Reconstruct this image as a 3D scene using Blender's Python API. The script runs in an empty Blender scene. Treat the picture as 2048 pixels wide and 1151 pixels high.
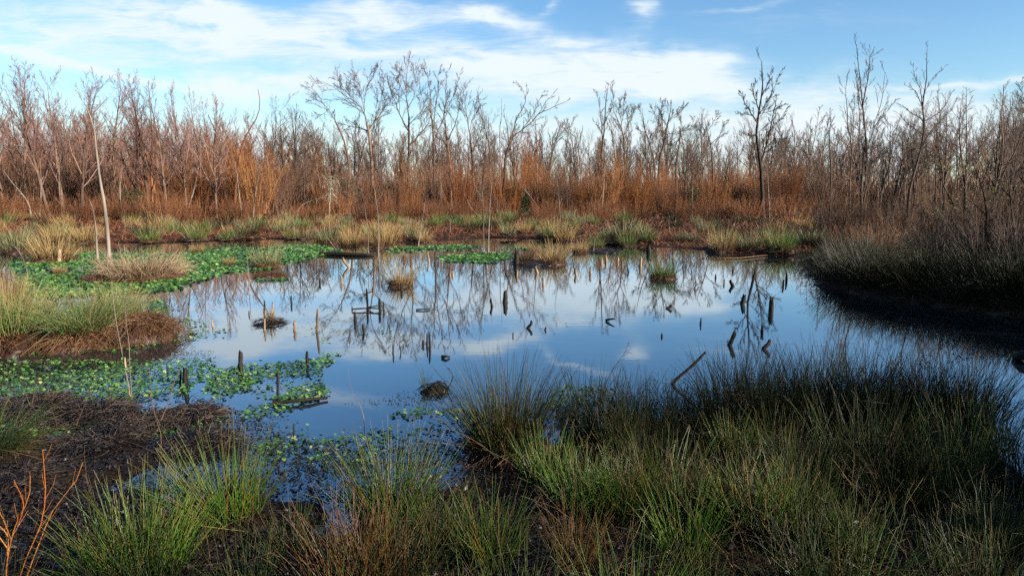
import bpy, math
import numpy as np
from mathutils import Vector

RNG = np.random.default_rng(7)
S = bpy.context.scene
COL = S.collection

# ------------------------------------------------------------------ camera and photo geometry
CAM_H, FPX, CU, CV = 3.0, 1365.0, 1024.0, 575.5
PITCH = math.atan((575.5 - 373.0) / FPX)
CP, SP = math.cos(PITCH), math.sin(PITCH)

def ray(u, v):
    x = (np.asarray(u, float) - CU) / FPX
    y = -(np.asarray(v, float) - CV) / FPX
    return np.stack([x + 0 * y, CP + SP * y, -SP + CP * y], -1)

def g(u, v, z=0.0):                       # point of the ground seen at a photo position
    d = ray(u, v)
    t = (z - CAM_H) / d[..., 2]
    return d * t[..., None] + np.array([0, 0, CAM_H])

def at(u, v, Y):                          # point at depth Y seen at a photo position
    d = ray(u, v)
    return d * (Y / d[..., 1])[..., None] + np.array([0, 0, CAM_H])

def proj(p):
    q = np.asarray(p, float) - np.array([0, 0, CAM_H])
    f = q[..., 1] * CP - q[..., 2] * SP
    y = q[..., 1] * SP + q[..., 2] * CP
    return CU + FPX * q[..., 0] / f, CV - FPX * y / f

cam = bpy.data.cameras.new('camera')
cam.sensor_width = 36.0
cam.lens = 36.0 * FPX / 2048.0
cam.clip_start, cam.clip_end = 0.05, 6000
co = bpy.data.objects.new('camera', cam)
COL.objects.link(co)
co.location = (0, 0, CAM_H)
co.rotation_euler = (math.pi / 2 - PITCH, 0, 0)
S.camera = co

# ------------------------------------------------------------------ small numeric helpers
_W = np.random.default_rng(3).normal(size=(14, 2))
_PH = np.random.default_rng(4).uniform(0, 6.28, 14)

def nz(x, y, f=1.0):                      # smooth pseudo noise, about -1..1
    s = 0
    for i in range(14):
        k = 0.6 + 0.25 * i
        s = s + np.sin((x * _W[i, 0] + y * _W[i, 1]) * f * k + _PH[i]) / (1 + 0.18 * i)
    return s / 4.2

def norm(v):
    return v / np.maximum(np.linalg.norm(v, axis=-1, keepdims=True), 1e-9)

def inside(px, py, poly):
    poly = np.asarray(poly, float)
    r = np.zeros(px.shape, bool)
    j = len(poly) - 1
    for i in range(len(poly)):
        xi, yi = poly[i]; xj, yj = poly[j]
        c = ((yi > py) != (yj > py)) & (px < (xj - xi) * (py - yi) / (yj - yi + 1e-12) + xi)
        r ^= c
        j = i
    return r

def seg_dist(px, py, poly):
    poly = np.asarray(poly, float)
    d = np.full(px.shape, 1e9)
    for i in range(len(poly)):
        a, b = poly[i], poly[(i + 1) % len(poly)]
        ab = b - a
        t = np.clip(((px - a[0]) * ab[0] + (py - a[1]) * ab[1]) / (ab @ ab + 1e-12), 0, 1)
        d = np.minimum(d, np.hypot(px - a[0] - t * ab[0], py - a[1] - t * ab[1]))
    return d

def frames(T):
    ref = np.zeros_like(T); ref[..., 0] = .31; ref[..., 1] = .93; ref[..., 2] = .17
    m = np.abs((T * ref).sum(-1)) > .92
    ref[m] = (.9, -.1, .4)
    A = norm(np.cross(T, ref))
    return A, np.cross(T, A)

class MB:
    """collects tubes, ribbons and polygons, then links them as one mesh object"""
    def __init__(s): s.v, s.q, s.t, s.r, s.p, s.n = [], [], [], [], [], 0
    def add(s, v, quads=None, tris=None, rnd=None, par=None):
        n = len(v)
        s.v.append(np.asarray(v, np.float32))
        if quads is not None and len(quads): s.q.append(np.asarray(quads, np.int64) + s.n)
        if tris is not None and len(tris): s.t.append(np.asarray(tris, np.int64) + s.n)
        s.r.append(np.zeros(n, np.float32) if rnd is None else np.asarray(rnd, np.float32))
        s.p.append(np.zeros(n, np.float32) if par is None else np.asarray(par, np.float32))
        s.n += n
    def tubes(s, P, R, n=3, rnd=None, cap=False, lump=0.0):
        N, k, _ = P.shape
        T = norm(np.gradient(P, axis=1))
        A, B = frames(T)
        a = np.arange(n) * 2 * np.pi / n
        RR = np.repeat(R[:, :, None], n, 2)
        if lump: RR = RR * (1 + RNG.normal(0, lump, RR.shape))
        V = P[:, :, None, :] + RR[..., None] * (np.cos(a)[None, None, :, None] * A[:, :, None] + np.sin(a)[None, None, :, None] * B[:, :, None])
        i = np.arange(N)[:, None, None] * (k * n); j = np.arange(k - 1)[None, :, None] * n; c = np.arange(n)[None, None]
        c2 = (c + 1) % n
        Q = np.stack([i + j + c, i + j + c2, i + j + n + c2, i + j + n + c], -1).reshape(-1, 4)
        rnd = RNG.uniform(0, 1, N) if rnd is None else rnd
        par = np.tile(np.repeat(np.linspace(0, 1, k), n), N)
        V = V.reshape(-1, 3); rr = np.repeat(rnd, k * n)
        if cap:
            C = P[:, -1, :] + T[:, -1, :] * R[:, -1:] * .3
            ci = N * k * n + np.arange(N)
            V = np.concatenate([V, C]); rr = np.concatenate([rr, rnd]); par = np.concatenate([par, np.ones(N)])
            e = (np.arange(N)[:, None] * k * n + (k - 1) * n)
            tri = np.stack([e + c[0], e + c2[0], np.repeat(ci[:, None], n, 1)], -1).reshape(-1, 3)
            s.add(V, Q, tri, rr, par)
        else:
            s.add(V, Q, None, rr, par)
    def ribbons(s, P, W, side, rnd=None):
        N, k, _ = P.shape
        V = np.stack([P - side[:, None] * W[..., None], P + side[:, None] * W[..., None]], 2).reshape(-1, 3)
        i = np.arange(N)[:, None] * 2 * k; j = np.arange(k - 1)[None] * 2
        b = (i + j).reshape(-1)
        Q = np.stack([b, b + 1, b + 3, b + 2], -1)
        rnd = RNG.uniform(0, 1, N) if rnd is None else rnd
        s.add(V, Q, None, np.repeat(rnd, 2 * k), np.tile(np.repeat(np.linspace(0, 1, k), 2), N))
    def merge(s, o, M=None, loc=(0, 0, 0), rz=0, sc=1.0, rshift=0.0):
        c, si = math.cos(rz), math.sin(rz)
        V = np.concatenate(o.v)
        X = np.stack([V[:, 0] * c - V[:, 1] * si, V[:, 0] * si + V[:, 1] * c, V[:, 2]], -1) * sc + np.asarray(loc)
        s.add(X, np.concatenate(o.q) if o.q else None, np.concatenate(o.t) if o.t else None,
              np.mod(np.concatenate(o.r) + rshift, 1), np.concatenate(o.p))
    def mesh(s, name, mat, smooth=True):
        me = bpy.data.meshes.new(name)
        V = np.concatenate(s.v)
        q = np.concatenate(s.q) if s.q else np.zeros((0, 4), np.int64)
        t = np.concatenate(s.t) if s.t else np.zeros((0, 3), np.int64)
        me.vertices.add(len(V)); me.vertices.foreach_set('co', V.astype(np.float32).ravel())
        me.loops.add(q.size + t.size)
        me.loops.foreach_set('vertex_index', np.concatenate([q.ravel(), t.ravel()]).astype(np.int32))
        me.polygons.add(len(q) + len(t))
        st = np.concatenate([np.arange(len(q)) * 4, q.size + np.arange(len(t)) * 3]).astype(np.int32)
        me.polygons.foreach_set('loop_start', st)
        me.polygons.foreach_set('loop_total', np.concatenate([np.full(len(q), 4), np.full(len(t), 3)]).astype(np.int32))
        me.polygons.foreach_set('use_smooth', np.full(len(q) + len(t), smooth))
        for nm, d in (('rnd', s.r), ('par', s.p)):
            a = me.attributes.new(nm, 'FLOAT', 'POINT')
            a.data.foreach_set('value', np.concatenate(d).astype(np.float32))
        me.update(calc_edges=True)
        if mat is not None: me.materials.append(mat)
        return me
    def build(s, name, mat, parent=None, smooth=True):
        o = bpy.data.objects.new(name, s.mesh(name, mat, smooth))
        COL.objects.link(o)
        if parent is not None: o.parent = parent
        return o

def tag(o, label=None, cat=None, group=None, kind=None):
    if label: o['label'] = label
    if cat: o['category'] = cat
    if group: o['group'] = group
    if kind: o['kind'] = kind
    return o

def thing(name, loc, label, cat, group=None, rz=0, sc=1.0):
    o = bpy.data.objects.new(name, None)
    COL.objects.link(o)
    o.location = loc; o.rotation_euler = (0, 0, rz); o.scale = (sc, sc, sc)
    o.empty_display_size = .2
    return tag(o, label, cat, group)

def copy_parts(meshes, root):             # meshes: [(part name, mesh)]; parts share their mesh data
    for nm, me in meshes:
        c = bpy.data.objects.new(nm, me)
        COL.objects.link(c); c.parent = root

# ------------------------------------------------------------------ materials
def mat_new(name):
    m = bpy.data.materials.new(name); m.use_nodes = True
    nt = m.node_tree; nt.nodes.clear()
    return m, nt, nt.nodes.new('ShaderNodeOutputMaterial')

def ramp(nt, fac, cols, interp='LINEAR'):
    r = nt.nodes.new('ShaderNodeValToRGB'); r.color_ramp.interpolation = interp
    e = r.color_ramp.elements
    while len(e) < len(cols): e.new(.5)
    for i, (p, c) in enumerate(cols):
        e[i].position = p; e[i].color = (*c, 1)
    nt.links.new(fac, r.inputs[0])
    return r.outputs[0]

def attr(nt, nm):
    a = nt.nodes.new('ShaderNodeAttribute'); a.attribute_name = nm
    return a.outputs['Fac']

def math_(nt, op, a, b=None, clamp=False):
    n = nt.nodes.new('ShaderNodeMath'); n.operation = op; n.use_clamp = clamp
    for i, x in enumerate((a, b)):
        if x is None: continue
        if isinstance(x, (int, float)): n.inputs[i].default_value = x
        else: nt.links.new(x, n.inputs[i])
    return n.outputs[0]

def mixc(nt, f, a, b):
    n = nt.nodes.new('ShaderNodeMix'); n.data_type = 'RGBA'
    for s_, x in ((n.inputs[0], f), (n.inputs[6], a), (n.inputs[7], b)):
        if isinstance(x, (int, float)): s_.default_value = x
        elif isinstance(x, tuple): s_.default_value = (*x, 1)
        else: nt.links.new(x, s_)
    return n.outputs[2]

def plant_mat(name, cols, tip=None, tip_from=.75, transl=.25, rough=.55, inst=.25, spec=.3, k=.66):
    """colour differs from blade to blade (cols over rnd) and from plant to plant; tips may be withered"""
    m, nt, out = mat_new(name)
    k = k * .77
    oi = nt.nodes.new('ShaderNodeObjectInfo')
    f = attr(nt, 'rnd')
    f = math_(nt, 'ADD', f, math_(nt, 'MULTIPLY', math_(nt, 'SUBTRACT', oi.outputs['Random'], .5), inst), True)
    c = ramp(nt, f, [(p, tuple(k * x for x in q)) for p, q in cols])
    if tip:
        tip = tuple(k * x for x in tip)
        t = nt.nodes.new('ShaderNodeMapRange'); t.inputs[1].default_value = tip_from; t.inputs[2].default_value = 1.0
        nt.links.new(attr(nt, 'par'), t.inputs[0])
        c = mixc(nt, t.outputs[0], c, tip)
    b = nt.nodes.new('ShaderNodeBsdfPrincipled')
    nt.links.new(c, b.inputs['Base Color']); b.inputs['Roughness'].default_value = rough
    b.inputs['Specular IOR Level'].default_value = spec
    if transl:
        tr = nt.nodes.new('ShaderNodeBsdfTranslucent'); nt.links.new(c, tr.inputs[0])
        mx = nt.nodes.new('ShaderNodeMixShader'); mx.inputs[0].default_value = transl
        nt.links.new(b.outputs[0], mx.inputs[1]); nt.links.new(tr.outputs[0], mx.inputs[2])
        nt.links.new(mx.outputs[0], out.inputs[0])
    else:
        nt.links.new(b.outputs[0], out.inputs[0])
    return m

def bark_mat(name, c1, c2, scale=6.0, rough=.85, bump=.4, stretch=.25, inst=.5):
    m, nt, out = mat_new(name)
    tc = nt.nodes.new('ShaderNodeTexCoord'); mp = nt.nodes.new('ShaderNodeMapping')
    mp.inputs['Scale'].default_value = (1, 1, stretch)
    nt.links.new(tc.outputs['Object'], mp.inputs[0])
    n = nt.nodes.new('ShaderNodeTexNoise'); n.inputs['Scale'].default_value = scale; n.inputs['Detail'].default_value = 5
    nt.links.new(mp.outputs[0], n.inputs[0])
    oi = nt.nodes.new('ShaderNodeObjectInfo')
    f = math_(nt, 'ADD', n.outputs[0], math_(nt, 'MULTIPLY', math_(nt, 'SUBTRACT', oi.outputs['Random'], .5), inst))
    c = ramp(nt, f, [(.3, tuple(.54 * x for x in c1)), (.7, tuple(.54 * x for x in c2))])
    b = nt.nodes.new('ShaderNodeBsdfPrincipled'); nt.links.new(c, b.inputs['Base Color'])
    b.inputs['Roughness'].default_value = rough; b.inputs['Specular IOR Level'].default_value = .15
    bp = nt.nodes.new('ShaderNodeBump'); bp.inputs['Strength'].default_value = bump; bp.inputs['Distance'].default_value = .02
    nt.links.new(n.outputs[0], bp.inputs['Height']); nt.links.new(bp.outputs[0], b.inputs['Normal'])
    nt.links.new(b.outputs[0], out.inputs[0])
    return m

M = {}
M['bark'] = bark_mat('grey_brown_bark', (.085, .05, .035), (.22, .14, .095))
M['bark_dark'] = bark_mat('dark_bark', (.04, .028, .022), (.10, .07, .052))
M['bark_rust'] = bark_mat('rusty_bark', (.16, .065, .032), (.30, .135, .065))
M['bark_pale'] = bark_mat('bleached_wood', (.10, .078, .062), (.40, .33, .27), 9, .85, 1.0, .09, .3)
M['post_tan'] = bark_mat('weathered_post_wood', (.20, .12, .065), (.42, .29, .18), 14, .85, .6, .2, .3)
M['post_dark'] = bark_mat('wet_shaded_wood', (.010, .008, .006), (.032, .022, .016), 14, .7, .8, .2, .3)  # wet dark wood, blackened further to carry the shade on the stumps
M['twig_purple'] = plant_mat('purple_brown_twigs', [(0, (.13, .075, .068)), (.5, (.21, .118, .10)), (1, (.30, .175, .135))], transl=0, inst=.5, spec=.1, k=.78)
M['twig_grey'] = plant_mat('grey_brown_twigs', [(0, (.075, .052, .042)), (.5, (.13, .088, .067)), (1, (.21, .14, .10))], transl=0, inst=.5, spec=.1)
M['twig_dark'] = plant_mat('dark_twigs', [(0, (.03, .023, .019)), (1, (.085, .06, .046))], transl=0, inst=.5, spec=.1)
M['twig_orange'] = plant_mat('orange_willow_twigs', [(0, (.12, .046, .022)), (.5, (.27, .095, .034)), (.85, (.38, .15, .048)), (1, (.38, .20, .08))], transl=.12, inst=.7, spec=.1, k=.78)
M['twig_rust'] = plant_mat('rust_red_twigs', [(0, (.10, .042, .024)), (.5, (.20, .08, .038)), (1, (.32, .15, .07))], transl=.1, inst=.5, spec=.1, k=.75)
M['twig_umber'] = plant_mat('umber_brush_twigs', [(0, (.07, .042, .03)), (.5, (.14, .075, .045)), (1, (.24, .14, .085))], transl=.05, inst=.6, spec=.1)
M['twig_brown'] = plant_mat('grey_brush_twigs', [(0, (.09, .05, .036)), (.5, (.19, .10, .068)), (1, (.30, .18, .12))], transl=.05, inst=.6, spec=.1, k=.78)
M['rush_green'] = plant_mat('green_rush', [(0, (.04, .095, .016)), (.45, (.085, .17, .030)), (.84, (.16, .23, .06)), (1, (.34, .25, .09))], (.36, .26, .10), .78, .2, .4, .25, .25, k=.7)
M['rush_shaded'] = plant_mat('shaded_green_rush', [(0, (.04, .095, .016)), (.45, (.085, .17, .030)), (.84, (.16, .23, .06)), (1, (.34, .25, .09))], (.26, .19, .07), .82, .2, .4, .25, .2, k=.42)  # green rush ramp with the near bank's shade put into the colour
M['rush_lit'] = plant_mat('sunlit_green_rush', [(0, (.055, .11, .022)), (.45, (.12, .20, .05)), (.84, (.21, .26, .085)), (1, (.40, .29, .12))], (.46, .33, .15), .65, .3, k=1.0)  # brighter green rush: sunlight on the left mounds is put into the colour
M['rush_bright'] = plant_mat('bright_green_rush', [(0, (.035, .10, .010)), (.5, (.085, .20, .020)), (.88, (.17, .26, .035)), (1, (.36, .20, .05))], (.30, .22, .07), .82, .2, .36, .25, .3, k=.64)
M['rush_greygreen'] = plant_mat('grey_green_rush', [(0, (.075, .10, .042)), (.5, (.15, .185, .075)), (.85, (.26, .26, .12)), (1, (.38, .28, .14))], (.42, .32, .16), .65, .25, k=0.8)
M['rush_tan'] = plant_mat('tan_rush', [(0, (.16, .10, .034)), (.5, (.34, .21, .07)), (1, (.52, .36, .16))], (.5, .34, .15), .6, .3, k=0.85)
M['rush_dark'] = plant_mat('dark_shaded_rush', [(0, (.012, .028, .008)), (.5, (.028, .055, .014)), (.88, (.06, .08, .024)), (1, (.17, .11, .05))], (.14, .11, .05), .8, .2, .4, .3, .2, k=.38)  # dark green, deepened so the colour carries the shade of the banks
M['rush_orange'] = plant_mat('russet_rush', [(0, (.16, .05, .018)), (.4, (.32, .12, .025)), (.7, (.34, .22, .035)), (1, (.13, .19, .03))], (.36, .13, .045), .6, .25, .45, .2, .4, k=.4)
M['dead_blade'] = plant_mat('dead_rush_stems', [(0, (.07, .032, .015)), (.5, (.20, .10, .042)), (1, (.40, .26, .13))], transl=.15, k=.4)
M['thatch'] = plant_mat('brown_thatch', [(0, (.045, .018, .009)), (.5, (.16, .07, .03)), (1, (.34, .18, .08))], transl=.1, k=0.6)
M['litter'] = plant_mat('wet_leaf_litter', [(0, (.018, .010, .007)), (.6, (.055, .03, .02)), (.92, (.13, .075, .045)), (1, (.34, .24, .15))], transl=0, rough=.5, spec=.4, k=.27)
M['dead_tan'] = plant_mat('pale_dead_grass', [(0, (.16, .10, .06)), (.5, (.34, .24, .14)), (1, (.52, .40, .26))], transl=.2, k=1.15)
M['redgrass'] = plant_mat('rusty_dead_grass', [(0, (.10, .030, .014)), (.45, (.25, .078, .030)), (.85, (.36, .15, .055)), (1, (.22, .22, .07))], transl=.15, k=.78)
M['pad'] = plant_mat('floating_leaf', [(0, (.05, .055, .014)), (.12, (.016, .05, .010)), (.5, (.036, .10, .018)), (.8, (.07, .15, .034)), (.97, (.14, .20, .06)), (1, (.24, .20, .07))], transl=.12, rough=.3, inst=0, spec=.4, k=1.55)
M['pad_dark'] = plant_mat('drowned_leaf', [(0, (.012, .012, .008)), (.6, (.03, .035, .014)), (1, (.07, .05, .025))], transl=0, rough=.45, inst=0, spec=.5)
M['evergreen'] = plant_mat('evergreen_leaf', [(0, (.018, .028, .011)), (.6, (.04, .055, .018)), (1, (.10, .11, .035))], transl=.15)
M['lichen'] = plant_mat('pale_lichen', [(0, (.30, .29, .20)), (1, (.52, .50, .38))], transl=.1)
M['leaf_yellow'] = plant_mat('yellow_green_leaf', [(0, (.16, .17, .045)), (1, (.40, .34, .12))], transl=.3)
M['twig_flame'] = plant_mat('flame_orange_twig', [(0, (.36, .10, .02)), (1, (.52, .22, .04))], transl=0, rough=.4, inst=0, spec=.4, k=0.8)
M['twig_red'] = plant_mat('dark_red_leaf', [(0, (.10, .018, .018)), (1, (.26, .05, .035))], transl=.2)

# ground: wet mud, dead leaves
def ground_mat():
    m, nt, out = mat_new('marsh_mud')
    tc = nt.nodes.new('ShaderNodeTexCoord')
    n1 = nt.nodes.new('ShaderNodeTexNoise'); n1.inputs['Scale'].default_value = .5; n1.inputs['Detail'].default_value = 8
    n2 = nt.nodes.new('ShaderNodeTexNoise'); n2.inputs['Scale'].default_value = 14; n2.inputs['Detail'].default_value = 6
    nt.links.new(tc.outputs['Object'], n1.inputs[0]); nt.links.new(tc.outputs['Object'], n2.inputs[0])
    a = ramp(nt, n2.outputs[0], [(.3, (.005, .003, .002)), (.55, (.012, .008, .005)), (.75, (.04, .022, .013))])
    b_ = ramp(nt, n1.outputs[0], [(.35, (.012, .009, .005)), (.65, (.03, .014, .007))])
    c = mixc(nt, .45, a, b_)
    b = nt.nodes.new('ShaderNodeBsdfPrincipled'); nt.links.new(c, b.inputs['Base Color']); b.inputs['Roughness'].default_value = .85
    b.inputs['Specular IOR Level'].default_value = .08
    bp = nt.nodes.new('ShaderNodeBump'); bp.inputs['Strength'].default_value = .8; bp.inputs['Distance'].default_value = .05
    nt.links.new(n2.outputs[0], bp.inputs['Height']); nt.links.new(bp.outputs[0], b.inputs['Normal'])
    nt.links.new(b.outputs[0], out.inputs[0])
    return m

def water_mat():
    m, nt, out = mat_new('still_pond_water')
    tc = nt.nodes.new('ShaderNodeTexCoord')
    mp = nt.nodes.new('ShaderNodeMapping'); mp.inputs['Scale'].default_value = (.55, 2.6, 1)
    nt.links.new(tc.outputs['Object'], mp.inputs[0])
    n1 = nt.nodes.new('ShaderNodeTexNoise'); n1.inputs['Scale'].default_value = 2.2; n1.inputs['Detail'].default_value = 3
    nt.links.new(mp.outputs[0], n1.inputs[0])
    n2 = nt.nodes.new('ShaderNodeTexNoise'); n2.inputs['Scale'].default_value = .09; n2.inputs['Detail'].default_value = 2
    nt.links.new(tc.outputs['Object'], n2.inputs[0])
    amp = nt.nodes.new('ShaderNodeMapRange'); amp.inputs[1].default_value = .42; amp.inputs[2].default_value = .62
    amp.inputs[3].default_value = .0015; amp.inputs[4].default_value = .014
    nt.links.new(n2.outputs[0], amp.inputs[0])
    bp = nt.nodes.new('ShaderNodeBump'); bp.inputs['Distance'].default_value = .06
    nt.links.new(amp.outputs[0], bp.inputs['Strength']); nt.links.new(n1.outputs[0], bp.inputs['Height'])
    gl = nt.nodes.new('ShaderNodeBsdfGlossy'); gl.inputs['Roughness'].default_value = .012; gl.inputs['Color'].default_value = (.86, .94, 1, 1)
    df = nt.nodes.new('ShaderNodeBsdfDiffuse'); df.inputs['Color'].default_value = (.006, .012, .016, 1)
    fr = nt.nodes.new('ShaderNodeFresnel'); fr.inputs['IOR'].default_value = 1.75
    for x in (gl, fr): nt.links.new(bp.outputs[0], x.inputs['Normal'])
    mx = nt.nodes.new('ShaderNodeMixShader')
    nt.links.new(math_(nt, 'ADD', math_(nt, 'MULTIPLY', fr.outputs[0], 1.3), .10, True), mx.inputs[0]); nt.links.new(df.outputs[0], mx.inputs[1]); nt.links.new(gl.outputs[0], mx.inputs[2])
    nt.links.new(mx.outputs[0], out.inputs[0])
    return m

# ------------------------------------------------------------------ terrain
POND_PX = [(-500, 520), (-150, 503), (100, 486), (330, 487), (500, 480), (640, 478), (720, 490), (800, 486), (1000, 476), (1150, 485),
           (1250, 490), (1380, 498), (1500, 510), (1640, 513), (1662, 558), (1800, 588), (2048, 625), (2400, 660), (2700, 760),
           (2500, 900), (2060, 985), (1990, 900), (1880, 850), (1700, 835), (1450, 830), (1250, 850), (1120, 890), (1000, 930), (850, 955),
           (600, 950), (450, 925), (330, 850), (150, 800), (-150, 780), (-600, 760)]
POND = np.array([g(u, v)[:2] for u, v in POND_PX])
BANK = np.array([g(u, v)[:2] for u, v in [(1655, 500), (1662, 558), (1800, 588), (2048, 625), (2400, 660), (2700, 740), (3400, 600), (2600, 470)]])

def sdist(x, y):                          # >0 on land
    d = seg_dist(x, y, POND)
    return np.where(inside(x, y, POND), -d, d)

def land(x, y):
    x = np.asarray(x, float); y = np.asarray(y, float)
    s = sdist(x, y)
    far = np.clip((y - 60) / 60, 0, 1)
    z = np.where(s > 0, np.minimum(.05 * s + .015, .16 + .25 * far), np.maximum(.16 * s, -.55))
    z = z + .035 * nz(x, y, 1.4) * np.clip(s + .6, 0, 1) + .10 * nz(x, y, .35) * np.clip(s / 4, 0, 1) * np.clip((y - 12) / 10, 0, 1)
    mud = np.clip((10.5 - y) / 2, 0, 1) * np.clip((-.2 - x) / 1.5, 0, 1)
    z = z - mud * (np.clip(s, 0, .05) * 1.1 - .03 * nz(x + 7, y, 3.1) * np.clip(s * 4, 0, 1))
    b = np.where(inside(x, y, BANK), np.clip(seg_dist(x, y, BANK) * .04, 0, .22), 0)
    return z + b

def build_ground():
    ny, nx = 260, 201
    yy = np.concatenate([np.linspace(-25, 4, 24)[:-1], 4 * (1500 / 4) ** np.linspace(0, 1, ny)])
    ss = np.linspace(-1, 1, nx)
    Yg, Sg = np.meshgrid(yy, ss, indexing='ij')
    X = Sg * (9 + 1.15 * np.maximum(Yg, 0) + .4 * np.abs(np.minimum(Yg, 0)))
    Z = land(X, Yg)
    V = np.stack([X, Yg, Z], -1).reshape(-1, 3)
    a = (np.arange(len(yy) - 1)[:, None] * nx + np.arange(nx - 1)[None]).reshape(-1)
    Q = np.stack([a, a + 1, a + nx + 1, a + nx], -1)
    b = MB(); b.add(V, Q)
    return tag(b.build('ground', ground_mat()), 'wet brown marsh ground round the pond', kind='structure')
build_ground()
w = MB()
w.add([(-160, -30, 0), (160, -30, 0), (160, 110, 0), (-160, 110, 0)], [(0, 1, 2, 3)])
tag(w.build('water', water_mat()), 'still pond water mirroring sky and bare trees', kind='structure')

def gz(x, y): return float(land(np.array([x]), np.array([y]))[0])

def foot(u, v):                           # ground point at a photo position, standing on land or at the water surface
    p = g(u, v)
    z = max(gz(p[0], p[1]), 0.0)
    p = g(u, v, z)
    return np.array([p[0], p[1], z])

# ------------------------------------------------------------------ branching
def path_pts(base, d, L, k, up, wig):
    N = len(base)
    P = np.empty((N, k, 3)); P[:, 0] = base
    st = (L / (k - 1))[:, None]
    for j in range(1, k):
        d = norm(d + RNG.normal(0, wig, (N, 3)) + np.array([0, 0, up / (k - 1)]))
        P[:, j] = P[:, j - 1] + d * st
    return P

def spawn(P, R, m, tmin, tmax, a0, a1, lf, k=4, up=.3, wig=.12, rr=.6, rmin=.006, tip=.4, taper=.55):
    N, kp, _ = P.shape
    t = tmin + (tmax - tmin) * ((np.arange(m)[None] + RNG.uniform(0, 1, (N, m))) / m)
    f = t * (kp - 1); i = np.minimum(f.astype(int), kp - 2); fr = (f - i)[..., None]
    n = np.arange(N)[:, None]
    pos = P[n, i] * (1 - fr) + P[n, i + 1] * fr
    r = R[n, i] * (1 - fr[..., 0]) + R[n, i + 1] * fr[..., 0]
    T = norm(P[n, i + 1] - P[n, i])
    A, B = frames(T)
    an = RNG.uniform(a0, a1, (N, m, 1)); az = RNG.uniform(0, 2 * np.pi, (N, m, 1))
    d = np.cos(an) * T + np.sin(an) * (np.cos(az) * A + np.sin(az) * B)
    Lp = np.linalg.norm(np.diff(P, axis=1), axis=-1).sum(1)[:, None]
    L = lf * Lp * (1 - taper * t) * RNG.uniform(.65, 1.25, (N, m))
    pos, d, L = pos.reshape(-1, 3), d.reshape(-1, 3), L.reshape(-1)
    r0 = np.maximum((r * rr).reshape(-1), rmin)
    P2 = path_pts(pos, d, L, k, up, wig)
    R2 = np.maximum(r0[:, None] * np.linspace(1, tip, k)[None], rmin * .8)
    return P2, R2

def resample(pts, k):
    pts = np.asarray(pts, float)
    s = np.concatenate([[0], np.cumsum(np.linalg.norm(np.diff(pts, axis=0), axis=1))])
    s /= s[-1]
    # smooth (Catmull-Rom like) by cubic Hermite with finite-difference tangents
    m = np.gradient(pts, s, axis=0)
    q = np.linspace(0, 1, k)
    i = np.clip(np.searchsorted(s, q, 'right') - 1, 0, len(s) - 2)
    h = (s[i + 1] - s[i])[:, None]; t = ((q - s[i]) / h[:, 0])[:, None]
    return ((2 * t ** 3 - 3 * t ** 2 + 1) * pts[i] + (t ** 3 - 2 * t ** 2 + t) * h * m[i]
            + (-2 * t ** 3 + 3 * t ** 2) * pts[i + 1] + (t ** 3 - t ** 2) * h * m[i + 1])

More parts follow.
